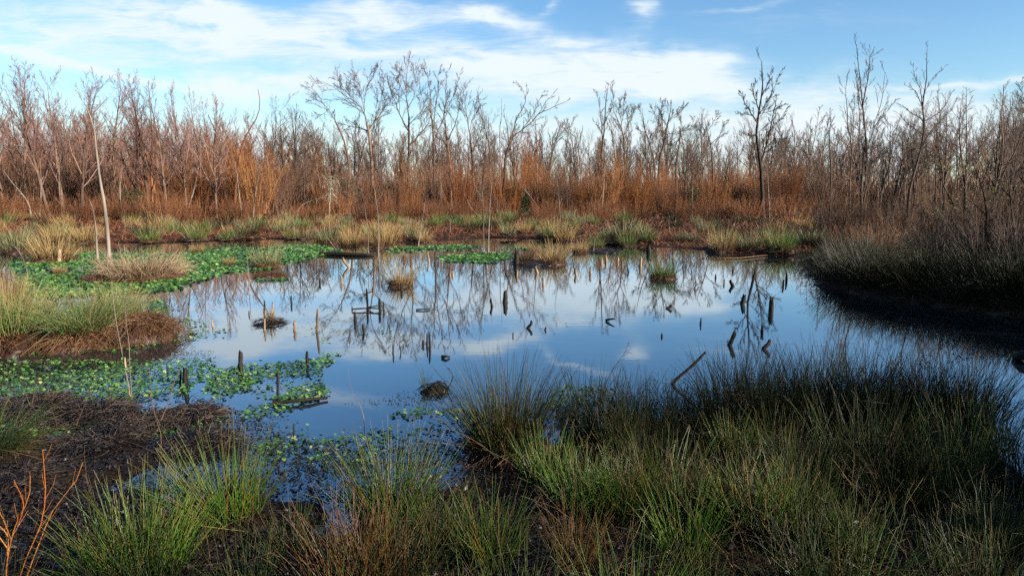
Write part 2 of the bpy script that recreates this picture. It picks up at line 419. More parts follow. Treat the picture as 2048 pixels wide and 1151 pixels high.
def hero_tree(name, label, Y, limbs, r0, twigs=(12, 7, 5), tl=(.54, .48, .5), up=.3, mat='bark', tmat='twig_grey', group=None, rt=.0165, cat='tree', ang=(.4, 1.0), spread=.10, thin=.95):
    """limbs: photo-space polylines; the first is the trunk. All are lifted to depth Y; limbs start on the stem they fork from and wander in depth"""
    base = at(limbs[0][0][0], limbs[0][0][1], Y)
    z0 = max(gz(base[0], Y), 0)
    o = np.array([base[0], Y, z0])
    r0 = r0 * thin
    top = min(v for pl in limbs[1:] for u, v in pl) if len(limbs) > 1 else 1e9
    LP, LR = [], []
    for li, pl in enumerate(limbs):
        if li == 0:
            pts = np.array([at(u, v, Y) for u, v in pl]); pts[0, 2] = z0 - .1
            q = resample(pts, 14)
            q[1:-1] += RNG.normal(0, .10, (12, 3)) * r0 * np.array([1, 1, .2])
            leader = pl[-1][1] <= top + 12
            LP.append(q); LR.append(r0 * np.linspace(1, .14 if leader else .5, 14) * (1 + .3 * np.exp(-np.arange(14) / .8)))
        else:
            A = np.concatenate(LP); B = np.concatenate(LR)
            pu, pv = proj(A)
            k = int(np.argmin((pu - pl[0][0]) ** 2 + (pv - pl[0][1]) ** 2))
            slope = RNG.uniform(-.45, .45)
            p0 = A[k]; pts = [p0]
            for u, v in pl[1:]:
                e = np.linalg.norm(at(u, v, Y) - at(*pl[0], Y))
                pts.append(at(u, v, p0[1] + e * slope))
            q = resample(np.array(pts), 14)
            q[1:] += np.cumsum(RNG.normal(0, .008, (13, 3)), 0) * np.linalg.norm(q[-1] - q[0])
            ra = min(B[k] * .72, r0 * .6)
            LP.append(q); LR.append(np.linspace(ra, ra * .2, 14))
    LP = np.array(LP) - o; LR = np.array(LR)
    root = thing(name, o, label, cat, group)
    tr = MB(); tr.tubes(LP[:1], LR[:1], 8, cap=True, lump=.05)
    trunk = tr.build('trunk', M[mat], root)
    cr = MB(); holder = trunk
    if twigs[0]:
        src = (LP, LR) if len(limbs) == 1 else (LP[1:], LR[1:])
        P1, R1 = spawn(*src, twigs[0], .2, 1, ang[0], ang[1], tl[0], 6, up, spread, .55, rt * 1.2)
        cr.tubes(P1, R1, 4)
        if len(limbs) > 1:
            Pt, Rt = spawn(LP[:1], LR[:1], 7, .5, 1, .4, .9, .18, 6, up, .12, .3, rt * 1.2)
            cr.tubes(Pt, Rt, 3)
            P1 = np.concatenate([P1, Pt]); R1 = np.concatenate([R1, Rt])
        if twigs[1]:
            P2, R2 = spawn(P1, R1, twigs[1], .2, 1, .35, .85, tl[1], 4, up * .8, .12, .6, rt * .9)
            cr.tubes(P2, R2, 3)
            if twigs[2]:
                P3, R3 = spawn(P2, R2, twigs[2], .2, 1, .35, .85, tl[2], 3, up * .6, .12, .6, rt * .75)
                cr.tubes(P3, R3, 3)
    if cr.n: holder = cr.build('crown', M[tmat], root)
    for i in range(1, len(limbs)):
        lb = MB(); lb.tubes(LP[i:i + 1], LR[i:i + 1], 6, lump=.04); lb.build('limb', M[mat], holder)
    return root

def tree_meshes(H, r, kind, mat, tmat, rt=.013):
    k = 10
    base = np.zeros((1, 3))
    lean = RNG.normal(0, .06, 2)
    P = path_pts(base, norm(np.array([[lean[0], lean[1], 1.0]])), np.array([H]), k, .1, .045)
    R = np.linspace(r, r * .10, k)[None] * (1 + .25 * np.exp(-np.arange(k) / .6))[None]
    b = MB(); b.tubes(P, R, 6, lump=.04); tm = b.mesh('trunk', M[mat])
    c = MB()
    if kind == 'upright':
        P1, R1 = spawn(P, R, 22, .2, .98, .35, .85, .46, 6, .55, .08, .5, rt * 1.1, taper=.74)
        n2, n3 = 9, 6
    elif kind == 'spreading':
        P1, R1 = spawn(P, R, 16, .35, .98, .5, 1.05, .5, 6, .35, .12, .55, rt * 1.3, taper=.55)
        n2, n3 = 9, 6
    elif kind == 'forked':
        f = spawn(P, R, 4, .28, .5, .2, .45, .75, 9, .3, .07, .75, .05, taper=.2)
        c.tubes(*f, 5)
        P1, R1 = spawn(np.concatenate([resample(P[0], 9)[None], f[0]]), np.concatenate([np.linspace(R[0, 0], R[0, -1], 9)[None], f[1]]), 9, .3, .98, .35, .8, .32, 6, .4, .1, .5, rt * 1.2)
        n2, n3 = 6, 4
    else:                                 # sapling
        P1, R1 = spawn(P, R, 12, .3, .98, .4, .8, .28, 5, .4, .08, .5, rt, taper=.6)
        n2, n3 = 4, 3
    c.tubes(P1, R1, 4)
    P2, R2 = spawn(P1, R1, n2, .15, 1, .35, .85, .42, 4, .3, .1, .6, rt * .85)
    c.tubes(P2, R2, 3)
    P3, R3 = spawn(P2, R2, n3, .15, 1, .35, .85, .5, 3, .2, .1, .6, rt * .65)
    c.tubes(P3, R3, 3)
    return [('trunk', tm), ('crown', c.mesh('crown', M[tmat]))], (b, c)

def brush_mb(H, rad, stems, n2, n3, rt=.010, lean=.28, k=5, up=.35):
    a = RNG.uniform(0, 2 * np.pi, stems); rr = rad * np.sqrt(RNG.uniform(0, 1, stems))
    base = np.stack([rr * np.cos(a), rr * np.sin(a), np.zeros(stems)], -1)
    d = norm(np.stack([np.cos(a) * lean * RNG.uniform(0, 1.3, stems) + RNG.normal(0, .08, stems), np.sin(a) * lean * RNG.uniform(0, 1.3, stems) + RNG.normal(0, .08, stems), np.ones(stems)], -1))
    L = H * RNG.uniform(.45, 1.05, stems)
    P = path_pts(base, d, L, k, .1, .06)
    R = np.linspace(rt * 2.0, rt * .8, k)[None] * RNG.uniform(.7, 1.5, (stems, 1))
    c = MB(); c.tubes(P, R, 3)
    P2, R2 = spawn(P, R, n2, .18, 1, .25, .7, .34, 4, up, .09, .6, rt * .8)
    c.tubes(P2, R2, 3)
    if n3:
        P3, R3 = spawn(P2, R2, n3, .15, 1, .25, .75, .5, 3, up * .6, .1, .7, rt * .7)
        c.tubes(P3, R3, 3)
    return c

# ------------------------------------------------------------------ rush tussocks
def blades_mb(n, rad, H, lean=.5, wid=.0035, k=6, droop=.5, bent=.07, tube=True, lmin=.45, bias=(0, 0), z0=0.0):
    a = RNG.uniform(0, 2 * np.pi, n); q = np.sqrt(RNG.uniform(0, 1, n))
    base = np.stack([rad * q * np.cos(a), rad * q * np.sin(a), np.full(n, z0) + .02], -1)
    a2 = a + RNG.normal(0, .5, n)
    out = np.stack([np.cos(a2), np.sin(a2), 0 * a], -1)
    ln = lean * (.25 + .9 * q) * RNG.uniform(.3, 1.25, n)
    L = H * RNG.uniform(lmin, 1.08, n) * (1 - .18 * q)
    t = np.linspace(0, 1, k)
    d0 = norm(np.array([0, 0, 1.0]) + out * ln[:, None] + np.array([bias[0], bias[1], 0]))
    P = np.empty((n, k, 3)); P[:, 0] = base; d = d0
    dr = droop * RNG.uniform(0, 1, n) ** 2
    kink = np.where(RNG.uniform(0, 1, n) < bent, RNG.integers(2, k, n), 99)
    for j in range(1, k):
        d = d + out * (dr * .28)[:, None] - np.array([0, 0, 1.0]) * (dr * .16)[:, None]
        kk = (kink == j)[:, None]
        d = np.where(kk, d + out * .9 * RNG.uniform(.5, 1.6, (n, 1)) - np.array([0, 0, 1.5]) * RNG.uniform(.4, 1, (n, 1)), d)
        d = norm(d + RNG.normal(0, .02, (n, 3)))
        P[:, j] = P[:, j - 1] + d * (L / (k - 1))[:, None]
    P[..., 2] = np.maximum(P[..., 2], .012)
    b = MB()
    W = wid * (1 - .75 * t)[None] * RNG.uniform(.7, 1.3, (n, 1))
    if tube: b.tubes(P, W, 3)
    else:
        s_ = RNG.uniform(0, np.pi, n)
        b.ribbons(P, W, np.stack([np.cos(s_), np.sin(s_), 0 * s_], -1))
    return b

def mound_mb(rad, h, n=260, strand=.35):
    """a hump of dead thatch: a lumpy dome under drooping strands"""
    b = MB()
    nu, nv = 40, 14
    th = np.linspace(0, 2 * np.pi, nu, endpoint=False); ph = np.linspace(0, 1, nv)
    Pt, Th = np.meshgrid(ph, th, indexing='ij')
    o1, o2 = RNG.uniform(0, 6.28, 2)
    lump = 1 + .20 * np.sin(2 * Th + o1) + .14 * np.sin(5 * Th + Pt * 5 + o2) + RNG.normal(0, .07, Th.shape)
    r = rad * np.sin(Pt * np.pi / 2) * lump
    V = np.stack([r * np.cos(Th), r * np.sin(Th), h * np.cos(Pt * np.pi / 2) * (1 + RNG.normal(0, .10, Th.shape) + .12 * np.sin(3 * Th + o2) * Pt) - .05], -1).reshape(-1, 3)
    i = (np.arange(nv - 1)[:, None] * nu + np.arange(nu)[None]); i2 = (np.arange(nv - 1)[:, None] * nu + (np.arange(nu)[None] + 1) % nu)
    Q = np.stack([i, i + nu, i2 + nu, i2], -1).reshape(-1, 4)
    b.add(V, Q, None, np.clip(RNG.normal(.05, .06, len(V)), 0, .3))
    n = int(n * 1.7)
    a = RNG.uniform(0, 2 * np.pi, n); q = np.sqrt(RNG.uniform(0, .9, n))
    base = np.stack([rad * q * np.cos(a), rad * q * np.sin(a), h * np.sqrt(1 - q * q) + .0], -1)
    out = np.stack([np.cos(a), np.sin(a), 0 * a], -1) + RNG.normal(0, .95, (n, 3)) * np.array([1, 1, .3])
    d = norm(out + np.array([0, 0, .9]) * RNG.uniform(-.2, 1.1, (n, 1)))
    k = 5; P = np.empty((n, k, 3)); P[:, 0] = base
    L = strand * RNG.uniform(.5, 1.3, n)
    for j in range(1, k):
        d = norm(d - np.array([0, 0, .42]) * RNG.uniform(.3, 1.5, (n, 1)) + RNG.normal(0, .16, (n, 3)))
        P[:, j] = P[:, j - 1] + d * (L / (k - 1))[:, None]
    P[..., 2] = np.maximum(P[..., 2], .01 + RNG.uniform(0, .03, (n, 1)))
    dome = h * np.sqrt(np.maximum(0, 1 - (np.hypot(P[..., 0], P[..., 1]) / rad) ** 2)); P[..., 2] = np.maximum(P[..., 2], dome * RNG.uniform(.85, 1.08, (n, 1)))
    b.tubes(P, np.linspace(.0055, .002, k)[None] * RNG.uniform(.5, 1.5, (n, 1)), 3)
    return b
def kit(H, rad, n, mat, wid, dead=.25, lean=.5, mound=None, tube=True, k=6, droop=.5, mn=200, bent=.07, strand=.35, bias=(0, 0), z0=0.0):
    ms = [('foliage', blades_mb(n, rad, H, lean, wid, k, droop, bent, tube, bias=bias, z0=z0).mesh('rush_blades', M[mat]))]
    if dead: ms.append(('dead_foliage', blades_mb(int(n * dead), rad * 1.05, H * .85, lean * 1.5, wid, k, droop * 1.8, .3, tube, .3, bias=bias, z0=z0).mesh('dead_blades', M['dead_blade'])))
    if mound: ms.append(('mound', mound_mb(rad * mound[0], mound[1], mn, strand).mesh('thatch_mound', M['thatch'])))
    return ms

def tussock(ms, u, v, label, group=None, rz=None, sc=1.0, name='rush_tussock', cat='tussock', z=None):
    p = foot(u, v)
    r = thing(name, p if z is None else (p[0], p[1], z), label, cat, group, RNG.uniform(0, 6.28) if rz is None else rz, sc)
    copy_parts(ms, r)
    return r

ORD = ('first second third fourth fifth sixth seventh eighth ninth tenth eleventh twelfth thirteenth fourteenth fifteenth sixteenth '
       'seventeenth eighteenth nineteenth twentieth').split()

# ------------------------------------------------------------------ far marsh: tussocks on the opposite shore
FAR = {c: [kit(1.05, .5, 190, m, .009, .3, .6, (1.0, .16), False, 5, .45, 90, strand=.45) for _ in range(3)]
       for c, m in (('green', 'rush_green'), ('grey', 'rush_greygreen'), ('tan', 'rush_tan'), ('dark', 'rush_dark'))}
FARLAB = {'green': 'green rush tussock', 'grey': 'grey-green rush tussock', 'tan': 'straw-coloured rush tussock', 'dark': 'dark green rush tussock'}
ZONES = [(-80, 250, 'behind the two bleached snags', (.2, .25, .45, .1)), (250, 470, 'behind the round brown island', (.35, .25, .25, .15)),
         (470, 690, 'below the curved dead trunk', (.35, .25, .22, .18)), (690, 860, 'behind the pair of pale saplings', (.3, .25, .3, .15)),
         (860, 1060, 'behind the tall forked pale saplings', (.45, .25, .08, .22)), (1060, 1240, 'left of the tall narrow twin trees', (.35, .4, .1, .15)),
         (1240, 1430, 'below the low round-crowned trees', (.3, .3, .1, .3)), (1430, 1680, 'below the dark dense tree', (.2, .2, .1, .5))]
def shore_v(u):                           # far waterline in the photo
    return float(np.interp(u, [-150, 100, 330, 500, 640, 720, 800, 1000, 1150, 1250, 1380, 1500, 1640], [500, 486, 487, 480, 478, 490, 486, 476, 485, 490, 498, 510, 512]))
for (ua, ub, where, wts) in ZONES:
    n = int((ub - ua) / 9.6)
    for i in range(n):
        u = RNG.uniform(ua, ub); vs = shore_v(u)
        v = 436 + (vs - 2 - 436) * RNG.uniform(0, 1) ** .9
        if u > 1430 and v > 495: v = 495
        c = RNG.choice(['green', 'grey', 'tan', 'dark'], p=wts)
        tussock(FAR[c][RNG.integers(3)], u, v, FARLAB[c] + ' on the far marsh ' + where, FARLAB[c] + 's ' + where, sc=RNG.uniform(.6, 1.2))
# marked ones on the far shore
MID = {c: [kit(1.05, .42, 330, m, .0065, .3, .6, (1.1, .22), False, 6, .5, 150, strand=.4) for _ in range(2)]
       for c, m in (('green', 'rush_green'), ('grey', 'rush_greygreen'), ('tan', 'rush_tan'), ('dark', 'rush_dark'))}
for u, v, c, sc, lab in [
    (1442, 502, 'tan', 1.25, 'large tussock with straw-coloured tips, leftmost of three on the far point'),
    (1497, 500, 'grey', 1.0, 'middle pale green tussock of three on the far point'),
    (1562, 503, 'green', 1.35, 'large bright tussock with sunlit tips, rightmost of three on the far point'),
    (1632, 495, 'grey', .9, 'small pale tussock where the far point meets the dark bank'),
    (1742, 500, 'green', 1.2, 'bright green tussock at the foot of the tall multi-stemmed tree'),
    (655, 487, 'grey', 1.2, 'fresh grey-green tussock on the low muddy shore'),
    (765, 494, 'tan', 1.35, 'tall golden tussock at the foot of the pale saplings'),
    (700, 492, 'tan', .9, 'golden tussock at the tip of the low muddy shore'),
    (848, 484, 'tan', .8, 'small golden tussock beside the leaning forked sapling'),
    (1160, 505, 'tan', .7, 'small golden tussock standing in shallows near the arching stem'),
    (1190, 498, 'green', .8, 'small green tussock under the arching pale stem'),
    (1255, 492, 'green', .8, 'green tussock at the muddy edge right of the arching stem'),
    (1105, 527, 'tan', 1.05, 'golden tussock on the right end of the small islet'),
    (1045, 527, 'dark', .75, 'dark tussock on the left end of the small islet'),
    (1325, 557, 'green', .82, 'lone green tussock standing in open water'),
    (800, 571, 'tan', .8, 'lone golden tussock standing in open water'),
    (533, 534, 'grey', .95, 'pale spiky tussock on the floating leaves by the thin upright stick'),
    (36, 505, 'grey', 1.35, 'pale grey-green tussock beside the curved white stem'),
    (108, 522, 'tan', 1.5, 'tall straw tussock around the short bleached stump'),
    (395, 505, 'tan', .55, 'small yellow tussock amid the floating leaves'),
    (460, 530, 'tan', .4, 'tiny tan tussock amid the floating leaves'),
    (120, 548, 'tan', .4, 'small brown tuft in the floating leaves below the straw tussock')]:
    ms = MID[c][RNG.integers(2)]
    tussock(ms, u, v, lab, sc=sc)

# left mounds
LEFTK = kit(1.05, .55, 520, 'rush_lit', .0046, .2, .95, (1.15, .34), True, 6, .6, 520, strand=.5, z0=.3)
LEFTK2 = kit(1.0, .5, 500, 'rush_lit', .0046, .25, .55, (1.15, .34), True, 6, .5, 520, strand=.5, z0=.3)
LEFTT = kit(1.0, .5, 520, 'rush_tan', .0045, .35, .5, (1.25, .35), True, 6, .5, 420, strand=.5, z0=.2)
tussock(LEFTK, 168, 690, 'broad sunlit green tussock on a brown thatch hump amid floating leaves', sc=1.0)
tussock(LEFTK2, 228, 668, 'yellow-green tussock behind the two thin pale stems', sc=.88)
r = tussock([('mound', mound_mb(.75, .45, 900, .55).mesh('thatch_mound', M['thatch']))], 270, 676, 'hump of brown dead thatch at the right foot of the sunlit tussock', name='thatch_hump', cat='thatch hump')
tussock(LEFTK2, 12, 700, 'green tussock on a brown hump at the left edge of the picture', sc=1.1)
tussock(LEFTT, 8, 618, 'straw-coloured tussock behind the green one at the left edge', sc=.85)
tussock(LEFTT, -40, 660, 'tall tan tussock cut by the left picture edge', sc=.8)
tussock(kit(.4, .3, 120, 'rush_green', .004, .4, .8, (1.3, .10), True, 5, .6, 120, strand=.3), 250, 690, 'small flat tuft under the thatch hump', sc=.8)
# round brown island with arching dead grass
IS = [('mound', mound_mb(1.25, .34, 900, .6).mesh('thatch_mound', M['thatch'])),
      ('dead_foliage', blades_mb(900, 1.15, 1.3, .55, .0075, 7, 1.1, .25, True, .5).mesh('dead_blades', M['dead_tan'])),
      ('foliage', blades_mb(160, .9, .9, .8, .0065, 7, 1.3, .1, True).mesh('rush_blades', M['rush_tan']))]
tussock(IS, 285, 556, 'round island of arching tan dead grass beside the tall bleached snag', name='grass_island', cat='grass island', sc=.95)
tussock([IS[0]], 210, 560, 'low dark brown hump at the foot of the tall bleached snag', name='thatch_hump', cat='thatch hump', sc=.5)
tussock([IS[0], ('dead_foliage', blades_mb(60, .5, .5, .9, .006, 6, 1.2, .2, True, .5).mesh('dead_blades', M['dead_blade']))], 540, 553, 'small low patch of tan dead grass in the floating leaves', name='grass_patch', cat='grass patch', sc=.42)
MUD = [('mound', mound_mb(.34, .09, 140, .18).mesh('mud_mound', M['litter'])), ('foliage', blades_mb(80, .1, .42, .35, .004, 5, .4, .1, True).mesh('rush_blades', M['rush_tan']))]
tussock(MUD, 540, 646, 'tuft of golden grass on a small mud islet in the pond', name='mud_islet', cat='islet', sc=1.0)
ISL = [('mound', mound_mb(1.0, .16, 300, .25).mesh('mud_mound', M['litter']))]
tussock(ISL, 1076, 528, 'long low muddy islet with stumps and two tussocks', name='mud_islet', cat='islet', sc=.85)
tussock(ISL, 1205, 503, 'low mud bar with moss under the arching stem', name='mud_bar', cat='mud bar', sc=.8)

# ------------------------------------------------------------------ near tussocks
NEAR = {'bright': [kit(.85, .26, 125, 'rush_bright', .0048, .12, .5, None, bent=.13, droop=.4) for _ in range(3)],
        'green': [kit(.9, .30, 105, 'rush_shaded', .0047, .12, .38, None, bent=.16, droop=.4) for _ in range(3)],
        'dark': [kit(1.0, .36, 150, 'rush_dark', .0047, .08, .42, None, bent=.15, droop=.45) for _ in range(3)],
        'orange': [kit(.85, .24, 95, 'rush_orange', .004, .2, .45, None, bent=.06, droop=.3) for _ in range(2)]}
BIGC = kit(1.3, .38, 430, 'rush_dark', .0045, .12, .62, (1.0, .2), bent=.05, droop=.35, mn=300, strand=.4) + kit(1.28, .34, 130, 'rush_shaded', .0045, 0, .55, None, bent=.05, droop=.3) + \
       [('dead_foliage', blades_mb(380, .26, .8, .22, .0036, 6, .5, .2, True, .4).mesh('dead_blades', M['dead_blade']))]
tussock(BIGC, 1012, 905, 'big lone tussock with a brown middle standing at the water edge', sc=1.0)
tussock(NEAR['bright'][0], 1090, 960, 'bright green tuft at the right foot of the big lone tussock', sc=.8)
FAN = [kit(.9, .30, n_, 'rush_bright', .0048, .1, le, None, bent=.05, droop=.3, bias=bi) for n_, le, bi in ((300, .62, (0, 0)), (230, .7, (-.12, .05)), (280, .55, (.05, 0)))]
tussock(FAN[0], 782, 1035, 'bright fan-shaped green tussock in the middle of the near bank', sc=1.02)
tussock(FAN[1], 455, 1030, 'bright green tussock with long leaning blades on the near mud', sc=1.0, rz=0)
tussock(FAN[2], 285, 1150, 'bright green tussock in the lower left corner beside orange twigs', sc=1.0)
tussock(NEAR['bright'][2], 225, 1175, 'smaller green tuft touching the lower left tussock', sc=.8)
tussock(NEAR['green'][1], 370, 1080, 'green tussock between the two bright ones on the near mud', sc=.85)
tussock(NEAR['orange'][0], 745, 1195, 'russet and yellow tussock at the bottom edge below the fan-shaped one', sc=1.1)
tussock(NEAR['orange'][1], 690, 1210, 'reddish tussock at the bottom edge, left of the russet one', sc=1.0)
tussock(NEAR['orange'][0], 1150, 1130, 'golden-brown leaning tussock in the near bank grass', sc=.75)
tussock(NEAR['green'][0], 880, 1110, 'green tussock right of the russet one on the near bank', sc=.85)
tussock(NEAR['bright'][1], 985, 1120, 'thin green tussock below the big lone one', sc=.8)
FLOP = kit(.9, .25, 260, 'rush_shaded', .0038, .5, .9, None, bent=.2, droop=1.4, bias=(.5, -.1))
tussock(FLOP, -20, 905, 'flopped yellow-green tussock lying on dark mud at the left edge', rz=0)
NEARLAB = {'bright': 'bright green rush tussock', 'green': 'green rush tussock', 'dark': 'dark green rush tussock', 'orange': 'russet rush tussock'}
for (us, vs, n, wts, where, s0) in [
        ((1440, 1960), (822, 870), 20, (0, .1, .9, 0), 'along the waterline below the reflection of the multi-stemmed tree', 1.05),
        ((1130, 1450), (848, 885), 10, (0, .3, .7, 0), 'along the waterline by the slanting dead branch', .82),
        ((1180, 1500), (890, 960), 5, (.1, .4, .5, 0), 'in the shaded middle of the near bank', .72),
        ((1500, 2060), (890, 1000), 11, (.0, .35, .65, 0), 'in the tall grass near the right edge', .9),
        ((1120, 1560), (990, 1140), 11, (.5, .35, .1, .05), 'in the bright rushes in the lower part of the near bank', .8),
        ((1560, 2100), (1010, 1180), 9, (.2, .4, .4, 0), 'in the tangled grass of the lower right corner', .72),
        ((-60, 2100), (1190, 1330), 14, (.35, .35, .2, .1), 'along the bottom edge of the picture', .75),
        ((2110, 2480), (995, 1120), 8, (.1, .4, .5, 0), 'on the near shore beyond the right picture edge', .9),
        ((560, 1000), (1070, 1170), 5, (.5, .3, .1, .1), 'between the fan-shaped tussock and the bottom edge', .62)]:
    for i in range(n):
        u = us[0] + (us[1] - us[0]) * (i + RNG.uniform(.1, .9)) / n; v = RNG.uniform(*vs)
        c = RNG.choice(['bright', 'green', 'dark', 'orange'], p=wts)
        ks = NEAR[c]
        tussock(ks[RNG.integers(len(ks))], u, v, NEARLAB[c] + ' ' + where, NEARLAB[c] + 's ' + where, sc=s0 * RNG.uniform(.8, 1.2))

# right bank: tall dark rushes above the shaded water
BK = [kit(1.45, .6, 330, m, .006, .3, .7, (1.2, .22), True, 5, .6, 160, strand=.5) for m in ('rush_dark', 'rush_dark', 'rush_shaded')]
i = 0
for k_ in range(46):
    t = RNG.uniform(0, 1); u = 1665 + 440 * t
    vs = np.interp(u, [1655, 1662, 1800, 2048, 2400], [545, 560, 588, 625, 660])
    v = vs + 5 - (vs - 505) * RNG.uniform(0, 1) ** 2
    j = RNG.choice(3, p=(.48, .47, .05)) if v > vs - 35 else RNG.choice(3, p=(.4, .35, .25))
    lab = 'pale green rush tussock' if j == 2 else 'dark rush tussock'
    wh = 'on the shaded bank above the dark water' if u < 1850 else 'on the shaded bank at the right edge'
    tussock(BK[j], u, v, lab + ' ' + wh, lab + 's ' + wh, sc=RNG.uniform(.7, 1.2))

# ------------------------------------------------------------------ shrubs and brush in front of the wood
BR = {'orange': [brush_mb(6.4, 1.3, 60, 6, 4, .011).mesh('shrub_stems', M['twig_orange']) for _ in range(3)],
      'brown': [brush_mb(6.0, 1.4, 50, 6, 4, .011, .35).mesh('shrub_stems', M['twig_brown']) for _ in range(3)],
      'rust': [brush_mb(2.3, 1.3, 70, 6, 3, .009, .6).mesh('shrub_stems', M['twig_rust']) for _ in range(3)],
      'grey': [brush_mb(4.2, 1.5, 44, 7, 5, .009, .55).mesh('shrub_stems', M['twig_umber']) for _ in range(3)],
      'darkg': [brush_mb(3.6, 1.4, 44, 7, 4, .010, .55).mesh('shrub_stems', M['twig_grey']) for _ in range(2)]}
def shrub(kind, u, Y, label, group, sc):
    p = at(u, 430, Y); z = gz(p[0], Y)
    o = bpy.data.objects.new({'orange': 'willow_shrub', 'brown': 'bare_shrub', 'rust': 'rusty_shrub', 'grey': 'bare_shrub', 'darkg': 'bare_shrub'}[kind], BR[kind][RNG.integers(len(BR[kind]))])
    COL.objects.link(o); o.location = (p[0], Y, z - .05); o.rotation_euler = (0, 0, RNG.uniform(0, 6.28)); o.scale = (sc, sc, sc * RNG.uniform(.85, 1.15))
    return tag(o, label, 'shrub', group)
SZ = [(-120, 170, 'at the left end of the wood', .3), (170, 420, 'behind the tall bleached snag', .4), (420, 640, 'around the curved dead trunk', .75), (640, 860, 'under the broad spreading tree', .55),
      (860, 1080, 'under the tall narrow-crowned trees', .55), (1080, 1300, 'under the slim twin trees', .6), (1300, 1500, 'under the low round-crowned trees', .6), (1500, 1680, 'left of the multi-stemmed tree', .35)]
for ua, ub, wh, po in SZ:
    for i in range(int((ub - ua) / 13)):
        kd = 'orange' if RNG.uniform() < po else 'brown'
        lab = ('tall orange-brown willow shrub ' if kd == 'orange' else 'tall grey-brown leafless shrub ') + wh
        shrub(kd, ua + (ub - ua) * (i + RNG.uniform(0, 1)) / int((ub - ua) / 13), RNG.uniform(70, 92), lab, lab.replace('shrub', 'shrubs'), RNG.uniform(.6, 1.15) * (1.12 if ua < 640 else .84))
    for i in range(int((ub - ua) / 22)):
        lab = 'low rust-red shrub on the marsh edge ' + wh
        shrub('rust', RNG.uniform(ua, ub), RNG.uniform(56, 70), lab, lab.replace('shrub', 'shrubs'), RNG.uniform(.6, 1.15) * (1.2 if ua < 250 else .9))
for i in range(46):
    u = RNG.uniform(1660, 2130); Y = RNG.uniform(28, 62)
    kd = RNG.choice(['grey', 'darkg', 'rust'], p=(.5, .14, .36))
    wh = 'round the multi-stemmed tree' if u < 1800 else ('under the open thin-branched tree' if u < 1920 else 'near the twisted stems at the right edge')
    lab = {'grey': 'grey-brown tangled shrub ', 'darkg': 'dark tangled shrub ', 'rust': 'rust-brown low shrub '}[kd] + wh
    shrub(kd, u, Y, lab, lab.replace('shrub', 'shrubs'), RNG.uniform(.5, .85) * (.5 + Y / 115))

for i in range(5):
    u = 1700 + 80 * i + RNG.uniform(-12, 12); vb = float(np.interp(u, [1655, 1662, 1800, 2048, 2400], [545, 560, 588, 625, 660])) - RNG.uniform(14, 50)
    shrub('darkg', u, float(g(u, vb)[1]), 'dark leafless shrub standing in the rushes of the shaded bank', 'dark shrubs on the shaded bank', RNG.uniform(.38, .62))
for i in range(2):
    u = 1960 + 90 * i + RNG.uniform(-14, 14)
    shrub('darkg', u, RNG.uniform(23, 33), 'dark bare thicket shrub crowding the bank at the right edge', 'dark thicket shrubs at the right edge', RNG.uniform(.5, .8))
# evergreen bushes: stems and leaf sprays
def bush_meshes(H, W, n, mat, leaf=.10):
    c = brush_mb(H * .85, W * .3, 26, 5, 2, .012, .5)
    cc = RNG.uniform(-1, 1, (26, 3)) * np.array([W * .5, W * .5, H * .42]); cc[:, 2] += H * .48
    cc[:, :2] *= (1.25 - .75 * cc[:, 2:3] / H)
    P = cc[RNG.integers(0, 26, n)] + RNG.normal(0, 1, (n, 3)) * np.array([W * .11, W * .11, H * .08])
    P[:, 2] = np.abs(P[:, 2])
    d = norm(RNG.normal(0, 1, (n, 3))); s_ = norm(np.cross(d, RNG.normal(0, 1, (n, 3))))
    q = np.stack([P, P + d * leaf * .6, P + d * leaf * 1.2], 1)
    l = MB(); l.ribbons(q, np.tile([[.012, leaf * .35, .006]], (n, 1)) , s_)
    return [('stems', c.mesh('bush_stems', M['twig_grey'])), ('foliage', l.mesh('bush_leaves', M[mat]))]
BUSH = [bush_meshes(5.0, 4.2, 4200, 'evergreen', .20) for _ in range(2)]
for u, Y, sc, lab in [(692, 76, .72, 'dark evergreen bush beside the pale lichen-hung stub'), (775, 79, .7, 'dark evergreen bush behind the pair of pale saplings'), (575, 88, 1.0, 'olive green bush behind the orange willows'),
                      (1395, 76, .6, 'bush added as dark shade left of the dark dense tree'), (1040, 72, .55, 'small dark bush under the leaning fan-shaped tree'),  # the first bush is added where there is only dark shade
                      (265, 62, .5, 'small green bush right of the tall bleached snag')]:
    p = at(u, 430, Y)
    copy_parts(BUSH[RNG.integers(2)], thing('evergreen_bush', (p[0], Y, gz(p[0], Y) - .1), lab, 'bush', None, RNG.uniform(0, 6), sc))

# ------------------------------------------------------------------ the wood
TK = {}
FARMB = []
for nm, H, r, kd, bm, tm, n in [('purple', 13.5, .17, 'upright', 'bark', 'twig_purple', 4), ('grey', 14, .20, 'spreading', 'bark_dark', 'twig_grey', 3),
                                ('fork', 14, .20, 'forked', 'bark_dark', 'twig_grey', 2), ('sap', 8.5, .07, 'sapling', 'bark', 'twig_brown', 3), ('rusty', 11, .13, 'upright', 'bark_rust', 'twig_orange', 2)]:
    TK[nm] = []
    for i in range(n):
        ms, mb = tree_meshes(H, r, kd, bm, tm)
        TK[nm].append(ms)
def tree(kind, u, Y, h, label, group=None, H0={'purple': 13.5, 'grey': 14, 'fork': 14, 'sap': 8.5, 'rusty': 11}):
    p = at(u, 430, Y); z = gz(p[0], Y)
    copy_parts(TK[kind][RNG.integers(len(TK[kind]))], thing('bare_tree', (p[0], Y, z - .1), label, 'tree', group, RNG.uniform(0, 6.28), h / H0[kind]))
def h_for(vtop, Y): return float(at(0, vtop, Y)[2])
